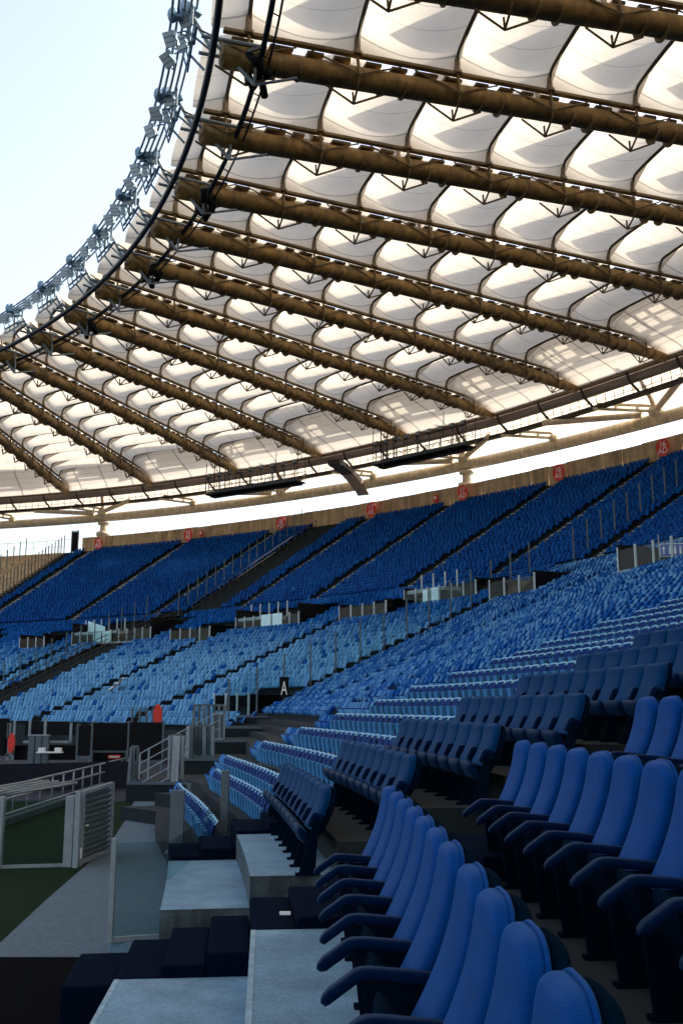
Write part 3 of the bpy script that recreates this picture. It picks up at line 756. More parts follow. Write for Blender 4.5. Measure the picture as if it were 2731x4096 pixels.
for k in KS:
    a,b=ends[k]; d=(b-a); L=d.length; d/=L; lat=Vector((d.y,-d.x,0)).normalized(); up=lat.cross(d)
    if up.z<0: up=-up
    vis_=0<=k<=12
    m=MB(); m.path([a+d*(L*t/12)+Vector((0,0,.25*math.sin(PI*t/12))) for t in range(13)],.50,16)
    tb=Q(m.build('radial_tube',M['tube'],roof,True))
    m=MB()
    s=2.3
    while s<L-1:   # welded collars
        for o_ in (0,1.05):
            c=a+d*(s+o_); m.path([c-d*.03,c+d*.03],.507,16)
        s+=STL
    m.build('collar',M['gutter'],tb)
    m=MB()
    for sg in (-1,1):
        m.bar(a+lat*.46*sg+up*(GZ+.05),b+lat*.46*sg+up*(GZ+.05),.26,.14)
    s=.4; 
    while s<L-.8:
        w_=rnd.uniform(.5,1.1); m.bar(a+d*s+up*(GZ-.10),a+d*(s+w_)+up*(GZ-.10),.62,.13); s+=w_+rnd.uniform(.35,.75)
    m.build('gutter_beam',M['gutter'],tb)
    # struts and ties below
    br=MB(); NS=9
    for n in range(NS+1):
        s=ST0+STL*n
        if s>L-.6: break
        c=a+d*s
        top=c+up*(GZ+.15); side=lat*(-.55)
        n1=c+lat*.62-up*.10; n2=c-lat*.22-up*1.0
        br.tube(top+lat*.5,n1,.07,8); br.tube(n1,c+lat*.5-up*.45,.055,6); br.tube(c+lat*.5-up*.45,n2,.055,6)
        br.tube(c-lat*.22-up*.45,n2,.05,6)
        for sg in (-1,1):
            br.tube(n2,c+d*sg*1.35-up*.46,.05,6)
            br.tube(n1,c+d*sg*2.1+up*(GZ-.12)+lat*.44,.04,5)
        br.ellipsoid(n1,(.10,.10,.10),6,4)
    br.build('bracing',M['gutter'],tb)
    for n in range(NS+1):
        s=ST0+STL*n
        if s>L-.6: break
        c=a+d*s+up*(GZ+.1)
        pm=MB(); pm.tube(c+lat*.5-Vector((0,0,.08)),c+lat*.5+Vector((0,0,.06)),.24,12)
        for sg in (-1,1): pm.tube(c+lat*.5*sg,c+lat*.5*sg+Vector((0,0,1.0)),.15,8)
        if vis_ and post_n<100: pm.build('rib_post',M['rust'],tb); post_n+=1
        else:
            if n==0: rest=MB()
            rest.v_off=len(rest.v); o_=len(rest.v); rest.v+=pm.v; rest.f+=[tuple(i+o_ for i in f) for f in pm.f]
            if s+STL>L-.6 or n==NS: tag(rest.build('rib_post',M['rust'],tb),kind='stuff')
# membranes
def bump(s,t):      # s in 0..1 between ribs, t 0..1 across
    x=abs(2*t-1); w_=abs(2*s-1)**1.8
    hi=1.0*(1-x**30)+.22*(1-x*x); lo=.46*(1-x**10)+.08*(1-x*x)
    return lo+(hi-lo)*w_
for k,k2 in zip(KS,KS[1:]):
    a0,b0=ends[k]; a1,b1=ends[k2]
    d0=(b0-a0).normalized(); d1=(b1-a1).normalized(); L0=(b0-a0).length; L1=(b1-a1).length
    lat0=Vector((d0.y,-d0.x,0)).normalized(); lat1=Vector((d1.y,-d1.x,0)).normalized()
    up=Vector((0,0,1))
    def edgep(n,f):   # n station index (float), returns both edge points
        s=ST0+STL*n
        return (a0+d0*s-lat0*.46+up*(GZ+.12), a1+d1*s+lat1*.46+up*(GZ+.12))
    Lm=min(L0,L1); ncell=int((Lm-ST0)/STL)
    m=MB(); m.uv=[]; NSs,NT=10,22
    mlast=MB(); mlast.uv=[]
    def grid(mm,n0,n1,cell,s01=(0,1)):
        base=len(mm.v)
        for i in range(NSs+1):
            f=i/NSs; n=n0+(n1-n0)*f; sp=s01[0]+(s01[1]-s01[0])*f
            p,q=edgep(n,0)
            for j in range(NT+1):
                t=.5-.5*math.copysign(abs(math.cos(PI*j/NT))**.8,math.cos(PI*j/NT))
                v=p.lerp(q,t); v=v+up*bump(sp,t); mm.v.append(tuple(v)); mm.uv.append((cell+f,t))
        for i in range(NSs):
            for j in range(NT):
                o_=base+i*(NT+1)+j; mm.f.append((o_,o_+1,o_+NT+2,o_+NT+1))
    grid(m,-ST0/STL-.12,0,-1,(.62,1))
    for c in range(ncell-1): grid(m,c,c+1,c)
    nend=(Lm-ST0)/STL
    nA=(L0-ST0)/STL; nB=(L1-ST0)/STL; base=0
    for i in range(NSs+1):
        f=i/NSs; p=a0+d0*(ST0+STL*((ncell-1)+(nA-ncell+1)*f))-lat0*.46+up*(GZ+.12); q=a1+d1*(ST0+STL*((ncell-1)+(nB-ncell+1)*f))+lat1*.46+up*(GZ+.12)
        for j in range(NT+1):
            t=.5-.5*math.copysign(abs(math.cos(PI*j/NT))**.8,math.cos(PI*j/NT)); h=bump(0,t)*(1-f)**.6*(1-.25*math.sin(PI*f))
            v=p.lerp(q,t)+up*(h-1.0*f); mlast.v.append(tuple(v)); mlast.uv.append((f*1.5,t))
    for i in range(NSs):
        for j in range(NT): o_=i*(NT+1)+j; mlast.f.append((o_,o_+1,o_+NT+2,o_+NT+1))
    # added unseen fins on the ribs, highest near the far tube, cast shadow triangles
    for n in range(1,ncell):
        p,q=edgep(n,0); A=p.lerp(q,1.0)+up*.1; w3=(p.lerp(q,.30)+up*(bump(0,.3)-.05)); B_=p.lerp(q,.87)+up*(bump(0,.87)+SHADOW_FIN)
        o_=len(m.v); m.v+=[tuple(A),tuple(B_),tuple(w3),tuple(p.lerp(q,.7)+up*(bump(0,.7)-.1))]; m.uv+=[(0,.05)]*4; m.f+=[(o_,o_+1,o_+3),(o_+1,o_+2,o_+3)]
    mo=Q(m.build('membrane_bay',M['membrane'],roof,True))
    Q(mlast.build('outer_lining',M['membrane2'],roof,True))
    # added perforated canopy above the outer lining, shaped to cast sun patches
    if k>=-1:
        cn=MB(); cn.uv=None; f0,f1=-.12,1.35
        def cp(f,t):
            p=a0+d0*(ST0+STL*((ncell-1)+(nA-ncell+1)*f)); q=a1+d1*(ST0+STL*((ncell-1)+(nB-ncell+1)*f))
            return p.lerp(q,t)+up*(3.6+.5*math.sin(PI*min(max(t,0),1)))
        FS=list(np.linspace(f0,f1,24)); TS=list(np.linspace(0,1,26))
        for i in range(23):
            for j in range(25):
                hole=(12<=i<=17 and 11<=j<=19 and (i not in (14,)) and j not in (14,17)) or (i in (19,) and 5<=j<=10) or (i==20 and 14<=j<=18) or (i in(9,10) and j in (21,22))
                if hole: continue
                cn.quad(cp(FS[i],TS[j]),cp(FS[i+1],TS[j]),cp(FS[i+1],TS[j+1]),cp(FS[i],TS[j+1]))
        Q(cn.build('sun_patch_mask',M['patch_mask'],roof))
    allr=MB()
    for n in range(ncell+0):
        p,q=edgep(n,0); rb=MB()
        pts=[]
        for j in range(21):
            t=.5-.5*math.copysign(abs(math.cos(PI*(j+.15)/20.3))**.55,math.cos(PI*(j+.15)/20.3)); v=p.lerp(q,t)+up*(bump(0,t)-.12); pts.append(v)
        dd=d0
        rb.path(pts,.10,6)
        if 0<=k<=11 and rib_n<98: rb.build('arch_rib',M['dksteel'],mo); rib_n+=1
        else:
            o_=len(allr.v); allr.v+=rb.v; allr.f+=[tuple(i+o_ for i in f) for f in rb.f]
    if allr.v: tag(allr.build('arch_rib',M['dksteel'],mo),kind='stuff')
# outer ring beam
m=MB(); outl=[]
phs=np.arange(0,84,1.0)
def RB(p):
    xs=[FO[k] for k in KS]; ys_=[Rout(k) for k in KS]
    return float(np.interp(p,xs,ys_))
Q(_:=None) if False else None
m.path([pol(RB(p)+.3,p,ZO+.15) for p in phs],.20,8); m.path([pol(RB(p)+.75,p,ZO+.05) for p in phs],.16,8)
Q(m.build('ring_chord',M['rust'],roof,True))
m=MB(); m.path([pol(RB(p)+1.35,p,ZO-.35) for p in phs],.48,12); Q(m.build('ring_duct',M['greypipe'],roof,True))
m=MB()
for a,b in zip(phs,phs[1:]):
    m.bar(pol(RB(a)+2.1,a,ZO-1.75),pol(RB(b)+2.1,b,ZO-1.75),.55,.38)
Q(m.build('ring_lower_beam',M['dksteel'],roof))
m=MB()
for p in np.arange(1,83,.42):
    m.bar(pol(RB(p)+2.1,p,ZO-1.6),pol(RB(p)+2.0,p,ZO-.6),.05,.05,up=(1,0,0))
m.path([pol(RB(p)+2.1,p,ZO-1.15) for p in phs],.03,4)
for p in np.arange(2,82,2.15):
    c=pol(RB(p),p,0); m.path([pol(RB(p)+.3,p,ZO-.1),pol(RB(p)+.75,p,ZO-.9),pol(RB(p)+1.4,p,ZO-1.25),pol(RB(p)+2.2,p,ZO-1.7)],.13,6)
Q(m.build('ring_brackets',M['dksteel'],roof))
# inner sheet over the duct so that no sky shows between lining and outer skirt
m=MB(); m.uv=[]
# outer pipe, nodes, struts and skirt membrane
NODES=[5.5,10,14.5,18.9,23.3,27.7,32.1,36.55,41.18,45.67,50.7,56.16,61.7,67.5,73.4,79.3]
MAJ={14.5,23.3,36.55-0,27.7*0+45.67,56.16,67.5,79.3,5.5}
m=MB(); m.path([pol(148.4,p,26.05) for p in np.arange(2,84,1.0)],.60,16); Q(m.build('outer_ring_pipe',M['cream'],roof,True))
for n,p in enumerate(NODES):
    major=p in MAJ
    node=pol(148.0,p,26.7)
    m=MB(); w_=1.05
    ins=pol(RB(p)+2.3,p+ (1.1),ZO-1.7)
    # twin-chord lattice strut towards the tube end
    t0=pol(RB(p)+1.9,p+1.9,ZO-1.9); sidev=Vector((0,0,.55)); 
    m.bar(t0,node,.22,.24); m.bar(t0+Vector((.5,.3,.55)),node+Vector((0,0,.5)),.22,.24)
    for f in (.35,.7): q=t0.lerp(node,f); m.bar(q,q+Vector((.4*(1-f)+.05,.2*(1-f),.55)),.2,.2)
    if major:
        t1=pol(RB(p)+1.9,p-1.9,ZO-1.6); m.tube(node+Vector((0,0,.1)),t1,.30,10)
        t2=pol(RB(p)+1.2,p-.2,ZO+1.5); m.tube(node+Vector((0,0,.1)),t2,.22,8)
        t3=pol(RB(p)+2.1,p+4.3,ZO-1.9); m.tube(pol(147.7,p+.5,26.6),t3,.3,10)
        m.ellipsoid(node,(.75,.75,.6),10,6)
    else: m.ellipsoid(node,(.5,.5,.4),10,6)
    Q(m.build('ring_strut',M['cream'],roof))
for a,b in zip(NODES,NODES[1:]):
    m=MB(); m.uv=[]; nI,nJ=14,8
    for i in range(nI+1):
        t=i/nI; p=a+(b-a)*t; sag=4*t*(1-t)
        r0,z0=RB(p)+1.6,ZO+.3
        r1=148.3-.35*sag; z1=26.7+.85*sag
        for j in range(nJ+1):
            f=j/nJ; v=pol(r0+(r1-r0)*f,p,z0+(z1-z0)*f+.25*math.sin(PI*f)*sag); m.v.append(tuple(v)); m.uv.append((t*1.3,f*.3+.02))
    for i in range(nI):
        for j in range(nJ): o_=i*(nJ+1)+j; m.f.append((o_,o_+1,o_+nJ+2,o_+nJ+1))
    Q(m.build('outer_skirt',M['membrane'],roof,True))
# columns
for p in (23.3,45.67,67.5,89):
    c=empty('roof_column',pol(148.4,p,G),R_(p),label='pale round concrete column carrying the roof ring '+{23.3:'hidden at the right',45.67:'behind the parapet above the 17 AD sign',67.5:'behind the parapet above the 19 AD sign',89:'far to the left'}[p],cat='column')
    m=MB(); m.path([(0,0,0),(0,0,26.6)],.85,20); m.build('shaft',M['column'],c,True)
    m=MB(); m.path([(0,0,26.5),(0,0,27.0)],.98,20); m.path([(0,0,27.0),(0,0,28.4)],.5,14); m.path([(0,0,28.1),(0,0,28.35)],.85,14); m.build('capital',M['column'],c,True)

# ---- inner ring: black rails, cables, castings, floodlights
ir=empty('inner_ring',ring(69.8,30,26.5),0,label='black and grey tension ring of rails and cables along the inner roof edge',cat='tension ring')
MI=-ring(69.8,30,26.5)
PS=np.arange(-12,68,1.0)
m=MB(); m.path([ring(69.8,p,26.5)+MI for p in PS],.15,8); m.build('inner_rail',M['blackcable'],ir,True)
m=MB(); m.path([ring(71.8,p,26.5)+MI for p in PS],.12,8); m.path([ring(71.8+.35,p,26.35)+MI for p in PS],.05,6)
for p in np.arange(-12,67,1.05): m.tube(ring(71.8,p,26.5)+MI,ring(72.15,p,26.35)+MI,.03,5)
m.build('outer_rail',M['blackcable'],ir,True)
for o_,zz in ((68.1,28.0),(68.35,28.05),(68.6,28.1),(68.85,28.15),(69.1,28.2)):
    m=MB(); m.path([ring(o_,p,zz)+MI for p in PS],.06,6); m.build('ring_cable',M['cable'],ir,True)
for k in KS:
    p=PSI[k]; m=MB()
    for s in (-.45,.45):
        m.tube(ring(69.3,p+s,26.9)+MI,ring(72.0,p+s,26.8)+MI,.08,6)
    m.tube(ring(69.8,p,27.2)+MI,ring(71.6,p,25.4)+MI,.09,6); m.tube(ring(71.6,p,25.4)+MI,ring(71.6,p,27.2)+MI,.07,6); m.tube(ring(71.6,p,25.4)+MI,ring(73.4,p,26.0)+MI,.06,6)
    m.tube(ring(69.0,p,28.1)+MI,ring(69.9,p,26.6)+MI,.10,6)
    m.bar(ring(69.1,p-.5,27.3)+MI,ring(69.1,p+.5,27.3)+MI,.1,.1); m.bar(ring(68.9,p-.5,27.3)+MI,ring(68.9,p-.5,28.2)+MI,.1,.1); m.bar(ring(68.9,p+.5,27.3)+MI,ring(68.9,p+.5,28.2)+MI,.1,.1)
    m.build('ring_bracket',M['galv'],ir)
    m=MB()
    for _q in range(7):
        m.box(ring(68.15+.16*_q,p+rnd.uniform(-.35,.35),28.1+rnd.uniform(-.3,.25))+MI,(rnd.uniform(.15,.34),rnd.uniform(.15,.4),rnd.uniform(.15,.45)),Matrix.Rotation(rnd.uniform(0,3),3,'Z')@Matrix.Rotation(rnd.uniform(-.6,.6),3,'X'))
    m.tube(ring(68.1,p,28.1)+MI,ring(69.2,p+.2,28.0)+MI,.13,7); m.ellipsoid(ring(68.15,p+.1,28.15)+MI,(.22,.22,.36),9,7)
    m.build('cable_casting',M['lampbody'],ir)
fl=0
ORD2=['lowest','second lowest','third lowest','fourth lowest','fifth lowest','sixth lowest','seventh lowest','eighth lowest','ninth lowest','tenth lowest']
kk=[k for k in range(11,-2,-1)]
for n,k in enumerate(kk):
    p=PSI[k]+ .9
    base=ring(69.0,p,27.4)
    f=empty('floodlight_cluster',base,R_(p),label=f'cluster of square floodlights on the inner roof edge, {ordn(n+1)} from the bottom left',cat='floodlights',group='floodlight clusters on the inner roof edge')
    m=MB(); m.bar((0,-1.1,0),(0,1.1,0),.09,.09); m.bar((0,-1.1,-.35),(0,1.1,-.35),.07,.07)
    for s in (-1.05,-.35,.35,1.05): m.bar((0,s,-.4),(-.25,s,.55),.06,.06,up=(1,0,0)); m.bar((-.25,s,.55),(-.6,s,.4),.05,.05)
    m.bar((0,0,-.3),(.6,0,-.9),.08,.08); m.bar((0,-.9,0),(.8,-.9,-.6),.07,.07); m.build('frame',M['lampbody'],f)
    for q in range(4):
        y=(-1.05,-.35,.35,1.05)[q]+rnd.uniform(-.08,.08); x=-.35-.5*(q%2); z=.55 if q%2==0 else .1
        lp=MB(); wd_=(-base).normalized(); inw=Vector((-math.cos(R_(p)),-math.sin(R_(p)),0)); aim=(wd_*.75+inw*.45+Vector((rnd.uniform(-.3,.3),rnd.uniform(-.3,.3),-.25))).normalized()
        aim=Matrix.Rotation(-R_(p),3,'Z')@aim; tilt=aim.to_track_quat('-X','Z').to_matrix() if False else aim.to_track_quat('X','Z').to_matrix()@Matrix.Rotation(PI,3,'Z')
        lp.box((0,0,0),(.24,.56,.62),tilt); o_=lp.build('floodlight',M['lampbody'],f,bevel=.02); o_.location=(x,y,z)
        for h in (-1,0,1):
            lf=MB(); lf.box(tilt@Vector((-.128,0,.2*h)),(.02,.52,.17),tilt); lf.build('lens',M['lampface'],o_)
        ar=MB(); ar.path([(x,y-.3,z),(x+.25,y-.3,z-.25),(x+.25,y+.3,z-.25),(x,y+.3,z)],.03,5); ar.build('yoke',M['lampbody'],f)
# camera / loudspeaker clusters hanging at some tube heads
for n,k in enumerate((1,3,5,7)):
    p=PSI[k]; f=empty('speaker_cluster',ring(71.9,p,26.3),R_(p),label=f'dark bunch of small spotlights hanging on the outer rail, {ordn(n+1)} from the top',cat='spotlights',group='spotlight bunches on the outer rail')
    m=MB(); m.bar((-.1,-.7,.1),(-.1,.7,.1),.08,.08); m.bar((-.1,-.7,.1),(-.5,-.7,-.1),.08,.08); m.bar((-.1,.7,.1),(.5,.9,.3),.06,.06); m.bar((.5,.9,.3),(.5,.9,1.0),.03,.03,up=(1,0,0)); m.build('bracket',M['galvdk'],f)
    for q in range(6):
        y=-.6+.26*q; m=MB(); T=Matrix.Rotation(R_(rnd.uniform(-40,40)),3,'X')@Matrix.Rotation(R_(rnd.uniform(-40,40)),3,'Y')
        m.path([T@Vector((0,0,.22)),T@Vector((0,0,-.26))],.11,8); o_=m.build('spotlight',M['black'],f,True); o_.location=(-.1+.25*(q%3-1),y,-.22)
    f.scale=(1.5,1.5,1.5)

# ---- gantries with floodlights under the ring beam
def gantry(p0,p1,Rg,zg,label):
    pm=(p0+p1)/2; b=pol(Rg,pm,zg); f=empty('lighting_gantry',b,R_(pm),label=label,cat='lighting gantry',group='floodlight gantries under the roof')
    Ln=R_(p1-p0)*Rg/2
    m=MB(); m.box((0,0,-.12),(1.7,2*Ln,.16)); m.box((.2,0,-.30),(.9,2*Ln*.96,.2)); m.build('deck',M['black'],f)
    m=MB(); m.box((-.88,0,.0),(.06,2*Ln,.22)); m.build('fascia',M['galvdk'],f)
    m=MB(); n=8
    for i in range(n+1):
        y=-Ln+2*Ln*i/n; m.bar((-.85,y,.1),(-.85,y,1.35),.06,.06,up=(1,0,0)); m.bar((.8,y,.1),(.8,y,1.35),.06,.06,up=(1,0,0))
        if i<n:
            y2=y+2*Ln/n; m.tube((-.85,y,.1 if i%2 else 1.3),(-.85,y2,1.3 if i%2 else .1),.03,5)
    for x in (-.85,.8):
        for z in (.7,1.3): m.tube((x,-Ln,z),(x,Ln,z),.035,5)
    m.build('railing',M['galvdk'],f)
    m=MB()
    for y in (-Ln,-Ln*.55,Ln*.5,Ln): m.tube((-.85,y,1.2),(-.7,y,3.9),.045,5); m.tube((.8,y,1.2),(.8,y,3.0),.045,5)
    m.build('hanger',M['dksteel'],f)
    m=MB(); m.tube((-.6,-Ln,2.0),(-.6,Ln,2.0),.05,5); 
    m.build('lamp_rail',M['dksteel'],f)
    for i in range(9):
        y=-Ln*.94+2*Ln*.94*i/8; m=MB(); T=Matrix.Rotation(R_(25),3,'Y'); m.box((-.75,y,2.25),(.2,.5,.5),T); o_=m.build('floodlight',M['galvdk'],f)
        lf=MB(); lf.box(Vector((-.75,y,2.25))+T@Vector((-.11,0,.12)),(.02,.44,.2),T); lf.box(Vector((-.75,y,2.25))+T@Vector((-.11,0,-.12)),(.02,.44,.2),T); lf.build('lens',M['galv'],o_)
        m=MB(); m.bar((-.7,y,.3),(-.7,y,2.0),.08,.08,up=(1,0,0)); m.build('lamp_post',M['galvdk'],f)
    # access tower at the left end
    m=MB(); y=Ln*.78
    for dx in (-.5,.5):
        for dy in (-.45,.45): m.bar((dx,y+dy,0),(dx,y+dy,5.2),.08,.08,up=(1,0,0))
    for z in np.arange(.4,5.2,.4): m.tube((-.5,y-.2,z),(-.5,y+.2,z),.03,4)
    m.build('ladder_tower',M['dksteel'],f)
gantry(53.2,58.9,142.2,26.05,'left floodlight gantry hanging under the roof ring')
gantry(43.4,48.5,141.7,26.0,'right floodlight gantry hanging under the roof ring')
# line array loudspeaker
la=empty('line_array',pol(142,51.2,27.5),0,label='curved chain of grey loudspeaker boxes hanging between the gantries',cat='loudspeaker array')
a=pol(141.6,50.9,27.3); b_=pol(149,51.6,25.9)
for i in range(9):
    t=i/8; p=a.lerp(b_,t); p.z=27.2-.2*t-1.6*t*t; d=(b_-a).normalized(); T=Matrix.Rotation(math.atan2(d.y,d.x),3,'Z')@Matrix.Rotation(R_(8+22*t),3,'Y')
    m=MB(); m.box(p-Vector(la.location),(.85,1.5,.62),T); m.build('loudspeaker',M['greypipe'] if i>3 else M['dksteel'],la,bevel=.03)

# ================================================================= FOREGROUND LEFT
def glass_fence(pts,z0,z1,label,postw=.06,rail=True,posts=None,postmat='galv',name='glass_fence'):
    base=Vector((pts[0][0],pts[0][1],z0)); f=empty(name,base,0,label=label,cat='glass fence')
    for i,(x,y) in enumerate(pts):
        if posts and i not in posts: continue
        m=MB(); p=Vector((x,y,z0))-base; m.bar(p,p+Vector((0,0,z1-z0)),postw,postw,up=(1,0,0)); m.build('post',M[postmat],f,bevel=.004)
    m=MB()
    for (x,y),(x2,y2) in zip(pts,pts[1:]):
        a=Vector((x,y,z0+.04))-base; b=Vector((x2,y2,z0+.04))-base; n=(b-a).cross(Vector((0,0,1))).normalized()*.006; h=Vector((0,0,z1-z0-.1))
        m.hexa([a-n,b-n,b+n,a+n,a-n+h,b-n+h,b+n+h,a+n+h])
    m.build('glass_panel',M['glass'],f)
    if rail:
        m=MB()
        for (x,y),(x2,y2) in zip(pts,pts[1:]): m.bar(Vector((x,y,z0+.03))-base,Vector((x2,y2,z0+.03))-base,.05,.06)
        m.build('base_rail',M[postmat],f)
    return f
glass_fence([(-2.78,12.75),(-2.12,12.95),(-2.05,15.4),(-2.35,19)],-2.78,-1.58,'clear glass balustrade beside the pale steps with one slim steel post',posts=[0])
m=MB(); m.box((-2.35,12.9,-2.92),(.9,.22,.28)); m.box((-2.2,15.7,-2.92),(.16,5.4,.28)); o=m.build('low_kerb_wall',M['conc_light'],label='low pale concrete kerb under the clear glass balustrade',cat='kerb',bevel=.01)
# black landing left of the steps
for k,(x,y,w_,d_,z) in enumerate([(-2.55,9.2,.5,1.5,-2.42)]):
    pass
# glass fence across the grass with broad steel posts
glass_fence([(-8.2,20.1),(-6.62,20.1),(-5.32,20.35)],G,-1.72,'glass fence panel between two broad grey steel posts on the grass',postw=.17)
g=empty('louvred_gate',(-5.12,20.45,G),R_(84),label='grey louvred metal gate standing open beside the glass fence',cat='gate')
m=MB(); m.bar((0,0,0),(0,0,1.4),.09,.09,up=(1,0,0)); m.bar((1.75,0,0.03),(1.75,0,1.45),.09,.09,up=(1,0,0)); m.bar((0,0,1.38),(1.75,0,1.43),.07,.07); m.bar((0,0,.06),(1.75,0,.06),.07,.07); m.bar((-.22,0,0),(-.22,0,1.42),.1,.1,up=(1,0,0)); m.build('frame',M['galv'],g)
m=MB()
for z in np.arange(.14,1.34,.105): m.box((.87,0,z),(1.64,.02,.085),Matrix.Rotation(R_(28),3,'X'))
m.build('louvre',M['louvre'],g)
m=MB(); m.tube((-.1,-.05,.15),(-.1,-.05,.35),.02); m.tube((.05,-.08,.75),(.16,-.08,.75),.015); m.build('latch',M['white'],g)
# kerb and railing along the pitch
k_=tag(link('stone_kerb',None),'weathered pale stone kerb under the long metal railing','kerb'); k_.location=(-9,34,G)
m=MB()
for i in range(14):
    y=-9.0+1.5*i; m.box((0+rnd.uniform(-.015,.015),y,.08),(.5,1.46,.2+rnd.uniform(-.01,.01)))
m.build('kerb_stone',M['conc_riser'],k_,bevel=.02)
r=empty('pitch_railing',(-9,34,G),0,label='long two-rail galvanised railing running along the pitch at left',cat='railing')
for i in range(17):
    y=-9.4+1.25*i; m=MB(); m.tube((0,y,.18),(0,y,.95),.028,8); m.build('post',M['galv'],r,True)
m=MB()
for z in (.95,.62,.22): m.tube((0,-10.5,z),(0,11.2,z),.035,8)
m.build('rail',M['galv'],r,True)
# stacked pipes at far left
pp=empty('pipe_bundle',(-8.4,25.0,G+.98),R_(0),label='bundle of long pale pipes lying over the railing at the left edge',cat='pipes')
for i in range(5):
    m=MB(); m.tube((-1.3+.1*i,-.9-.25*i,.07*i-.25),(1.5-.25*i,1.9,.12+.02*i),.035,8); m.build('pipe',M['galv'],pp,True)
# dark boards behind the railing
for n,(x0,y0,x1,y1,l) in enumerate([(-13.2,37,-8.2,39.5,'right'),(-18.5,35,-13.4,37,'left')]):
    b=Vector((x0,y0,G)); f=empty('perimeter_board',b,0,label=f'low dark blue perimeter board behind the railing, the {l} one',cat='perimeter board')
    d=Vector((x1-x0,y1-y0,0)); m=MB(); m.bar((0,0,.5),d+Vector((0,0,.5)),.06,1.0); m.build('board',M['track'],f)
    m=MB()
    for t in (0,.33,.66,1): q=d*t; m.bar(q+Vector((0,.2,0)),q+Vector((0,.04,1.0)),.05,.05,up=(1,0,0))
    m.build('strut',M['galvdk'],f)
def px(u,y): return (u-784)/2287*(y*.9814)
def zv(v,y): return -y*math.tan(math.atan((v-1176)/2287)-R_(11.08))
# two black screens
for n,(u0,u1,v0,v1,y,l) in enumerate([(216,296,1660,1722,46,'left and wider'),(300,375,1659,1745,44,'right, taller'),(184,213,1666,1735,43,'smallest, at left')]):
    x0,x1=px(u0,y),px(u1,y); zt,zb=zv(v0,y),zv(v1,y)
    f=empty('black_screen',((x0+x1)/2,y,G),0,label=f'plain black screen panel behind the pitch railing, the {l} of three',cat='screen')
    m=MB(); m.box((0,0,(zt+zb)/2-G),(x1-x0,.12,zt-zb)); m.build('screen_panel',M['black'],f,bevel=.02)
    m=MB()
    for s in (-1,1): m.bar((s*(x1-x0)/2,.0,0),(s*(x1-x0)/2,0,zt-G+.05),.09,.14,up=(1,0,0))
    m.bar((-(x1-x0)/2,0,zb-G-.08),((x1-x0)/2,0,zb-G-.08),.06,.1); m.build('frame',M['galvdk'],f)
    if n==0:
        m=MB(); m.box((.25,-.08,zv(1738,y)-G),(.55,.02,.16)); m.build('warning_plate',M['red'],f); m=MB(); m.box((.25,-.095,zv(1738,y)-G),(.45,.01,.07)); m.build('plate_text',M['white'],f)
        m=MB(); m.box((0,.1,.7),(x1-x0,.1,1.4)); m.build('base_board',M['black'],f)
# shelter at far left
y=44
sh=empty('glass_shelter',(px(90,y),y,G),0,label='dark glazed team shelter with pale posts at the far left',cat='shelter')
X=lambda u:px(u,y)-px(90,y); Zz=lambda v:zv(v,y)-G
m=MB(); m.box((X(-20),0,(Zz(1650)+Zz(1735))/2),(X(22)-X(-60),.5,Zz(1650)-Zz(1735))); m.build('dark_box',M['black'],sh)
m=MB(); m.box((X(105),.9,(Zz(1658)+Zz(1690))/2),(X(165)-X(50),.1,Zz(1658)-Zz(1690))); m.build('roof_band',M['black'],sh)
m=MB(); m.box((X(105),.4,(Zz(1712)+Zz(1746))/2),(X(185)-X(35),.5,Zz(1712)-Zz(1746))); m.build('bench',M['black'],sh)
for u,v0,v1 in ((10,1695,1745),(24,1660,1690),(27,1660,1745),(38,1655,1745),(73,1655,1690),(108,1650,1688),(109,1688,1708),(167,1660,1705)):
    m=MB(); m.bar((X(u),-.05,Zz(v1)),(X(u),-.05,Zz(v0)),.10,.1,up=(1,0,0)); m.build('post',M['galv'],sh)
m=MB(); m.bar((X(60),-.05,Zz(1704)),(X(168),-.05,Zz(1704)),.1,.1); m.bar((X(12),-.05,Zz(1693)),(X(38),-.05,Zz(1693)),.1,.12); m.bar((X(12),-.05,Zz(1734)),(X(38),-.05,Zz(1734)),.1,.1); m.build('rail',M['galv'],sh)
m=MB(); m.quad((X(40),0,Zz(1700)),(X(168),0,Zz(1700)),(X(168),0,Zz(1662)),(X(40),0,Zz(1662))); m.build('glass_panel',M['glass'],sh)
for u in (79,95,111):
    q=tag(link('short_pillar',None),'short grey pillar in front of the team shelter, the '+{79:'left',95:'middle',111:'right'}[u]+' of three','pillar'); q.location=(px(u,43),43,G)
    m=MB(); m.box((0,0,(zv(1690,43)-G)/2),(.26,.2,zv(1690,43)-G)); m.build('pillar_shaft',M['galvdk'],q,bevel=.02); m=MB(); m.box((0,0,zv(1690,43)-G+.02),(.3,.24,.05)); m.build('cap',M['galv'],q)
q=tag(link('yellow_marker',None),'small yellow panel glowing on the grass behind the shelter','marker'); q.location=(px(156,47),47,zv(1682,47)-.15)
m=MB(); m.box((0,0,.15),(.62,.05,.2)); m.build('panel',M['yellow'],q); m=MB(); m.box((0,.05,-.3),(.05,.05,.9)); m.build('stake',M['galvdk'],q)
q=tag(link('white_tray',None),'pair of small white boxes on a tray in the team shelter','tray'); q.location=(px(121,42.5),42.5,zv(1728,42.5))
m=MB(); m.box((0,0,0),(1.05,.3,.05)); m.build('tray_plate',M['white'],q)
for s in (-1,1): m=MB(); m.box((.34*s,0,.1),(.26,.22,.17)); m.build('box',M['white'],q,bevel=.01)
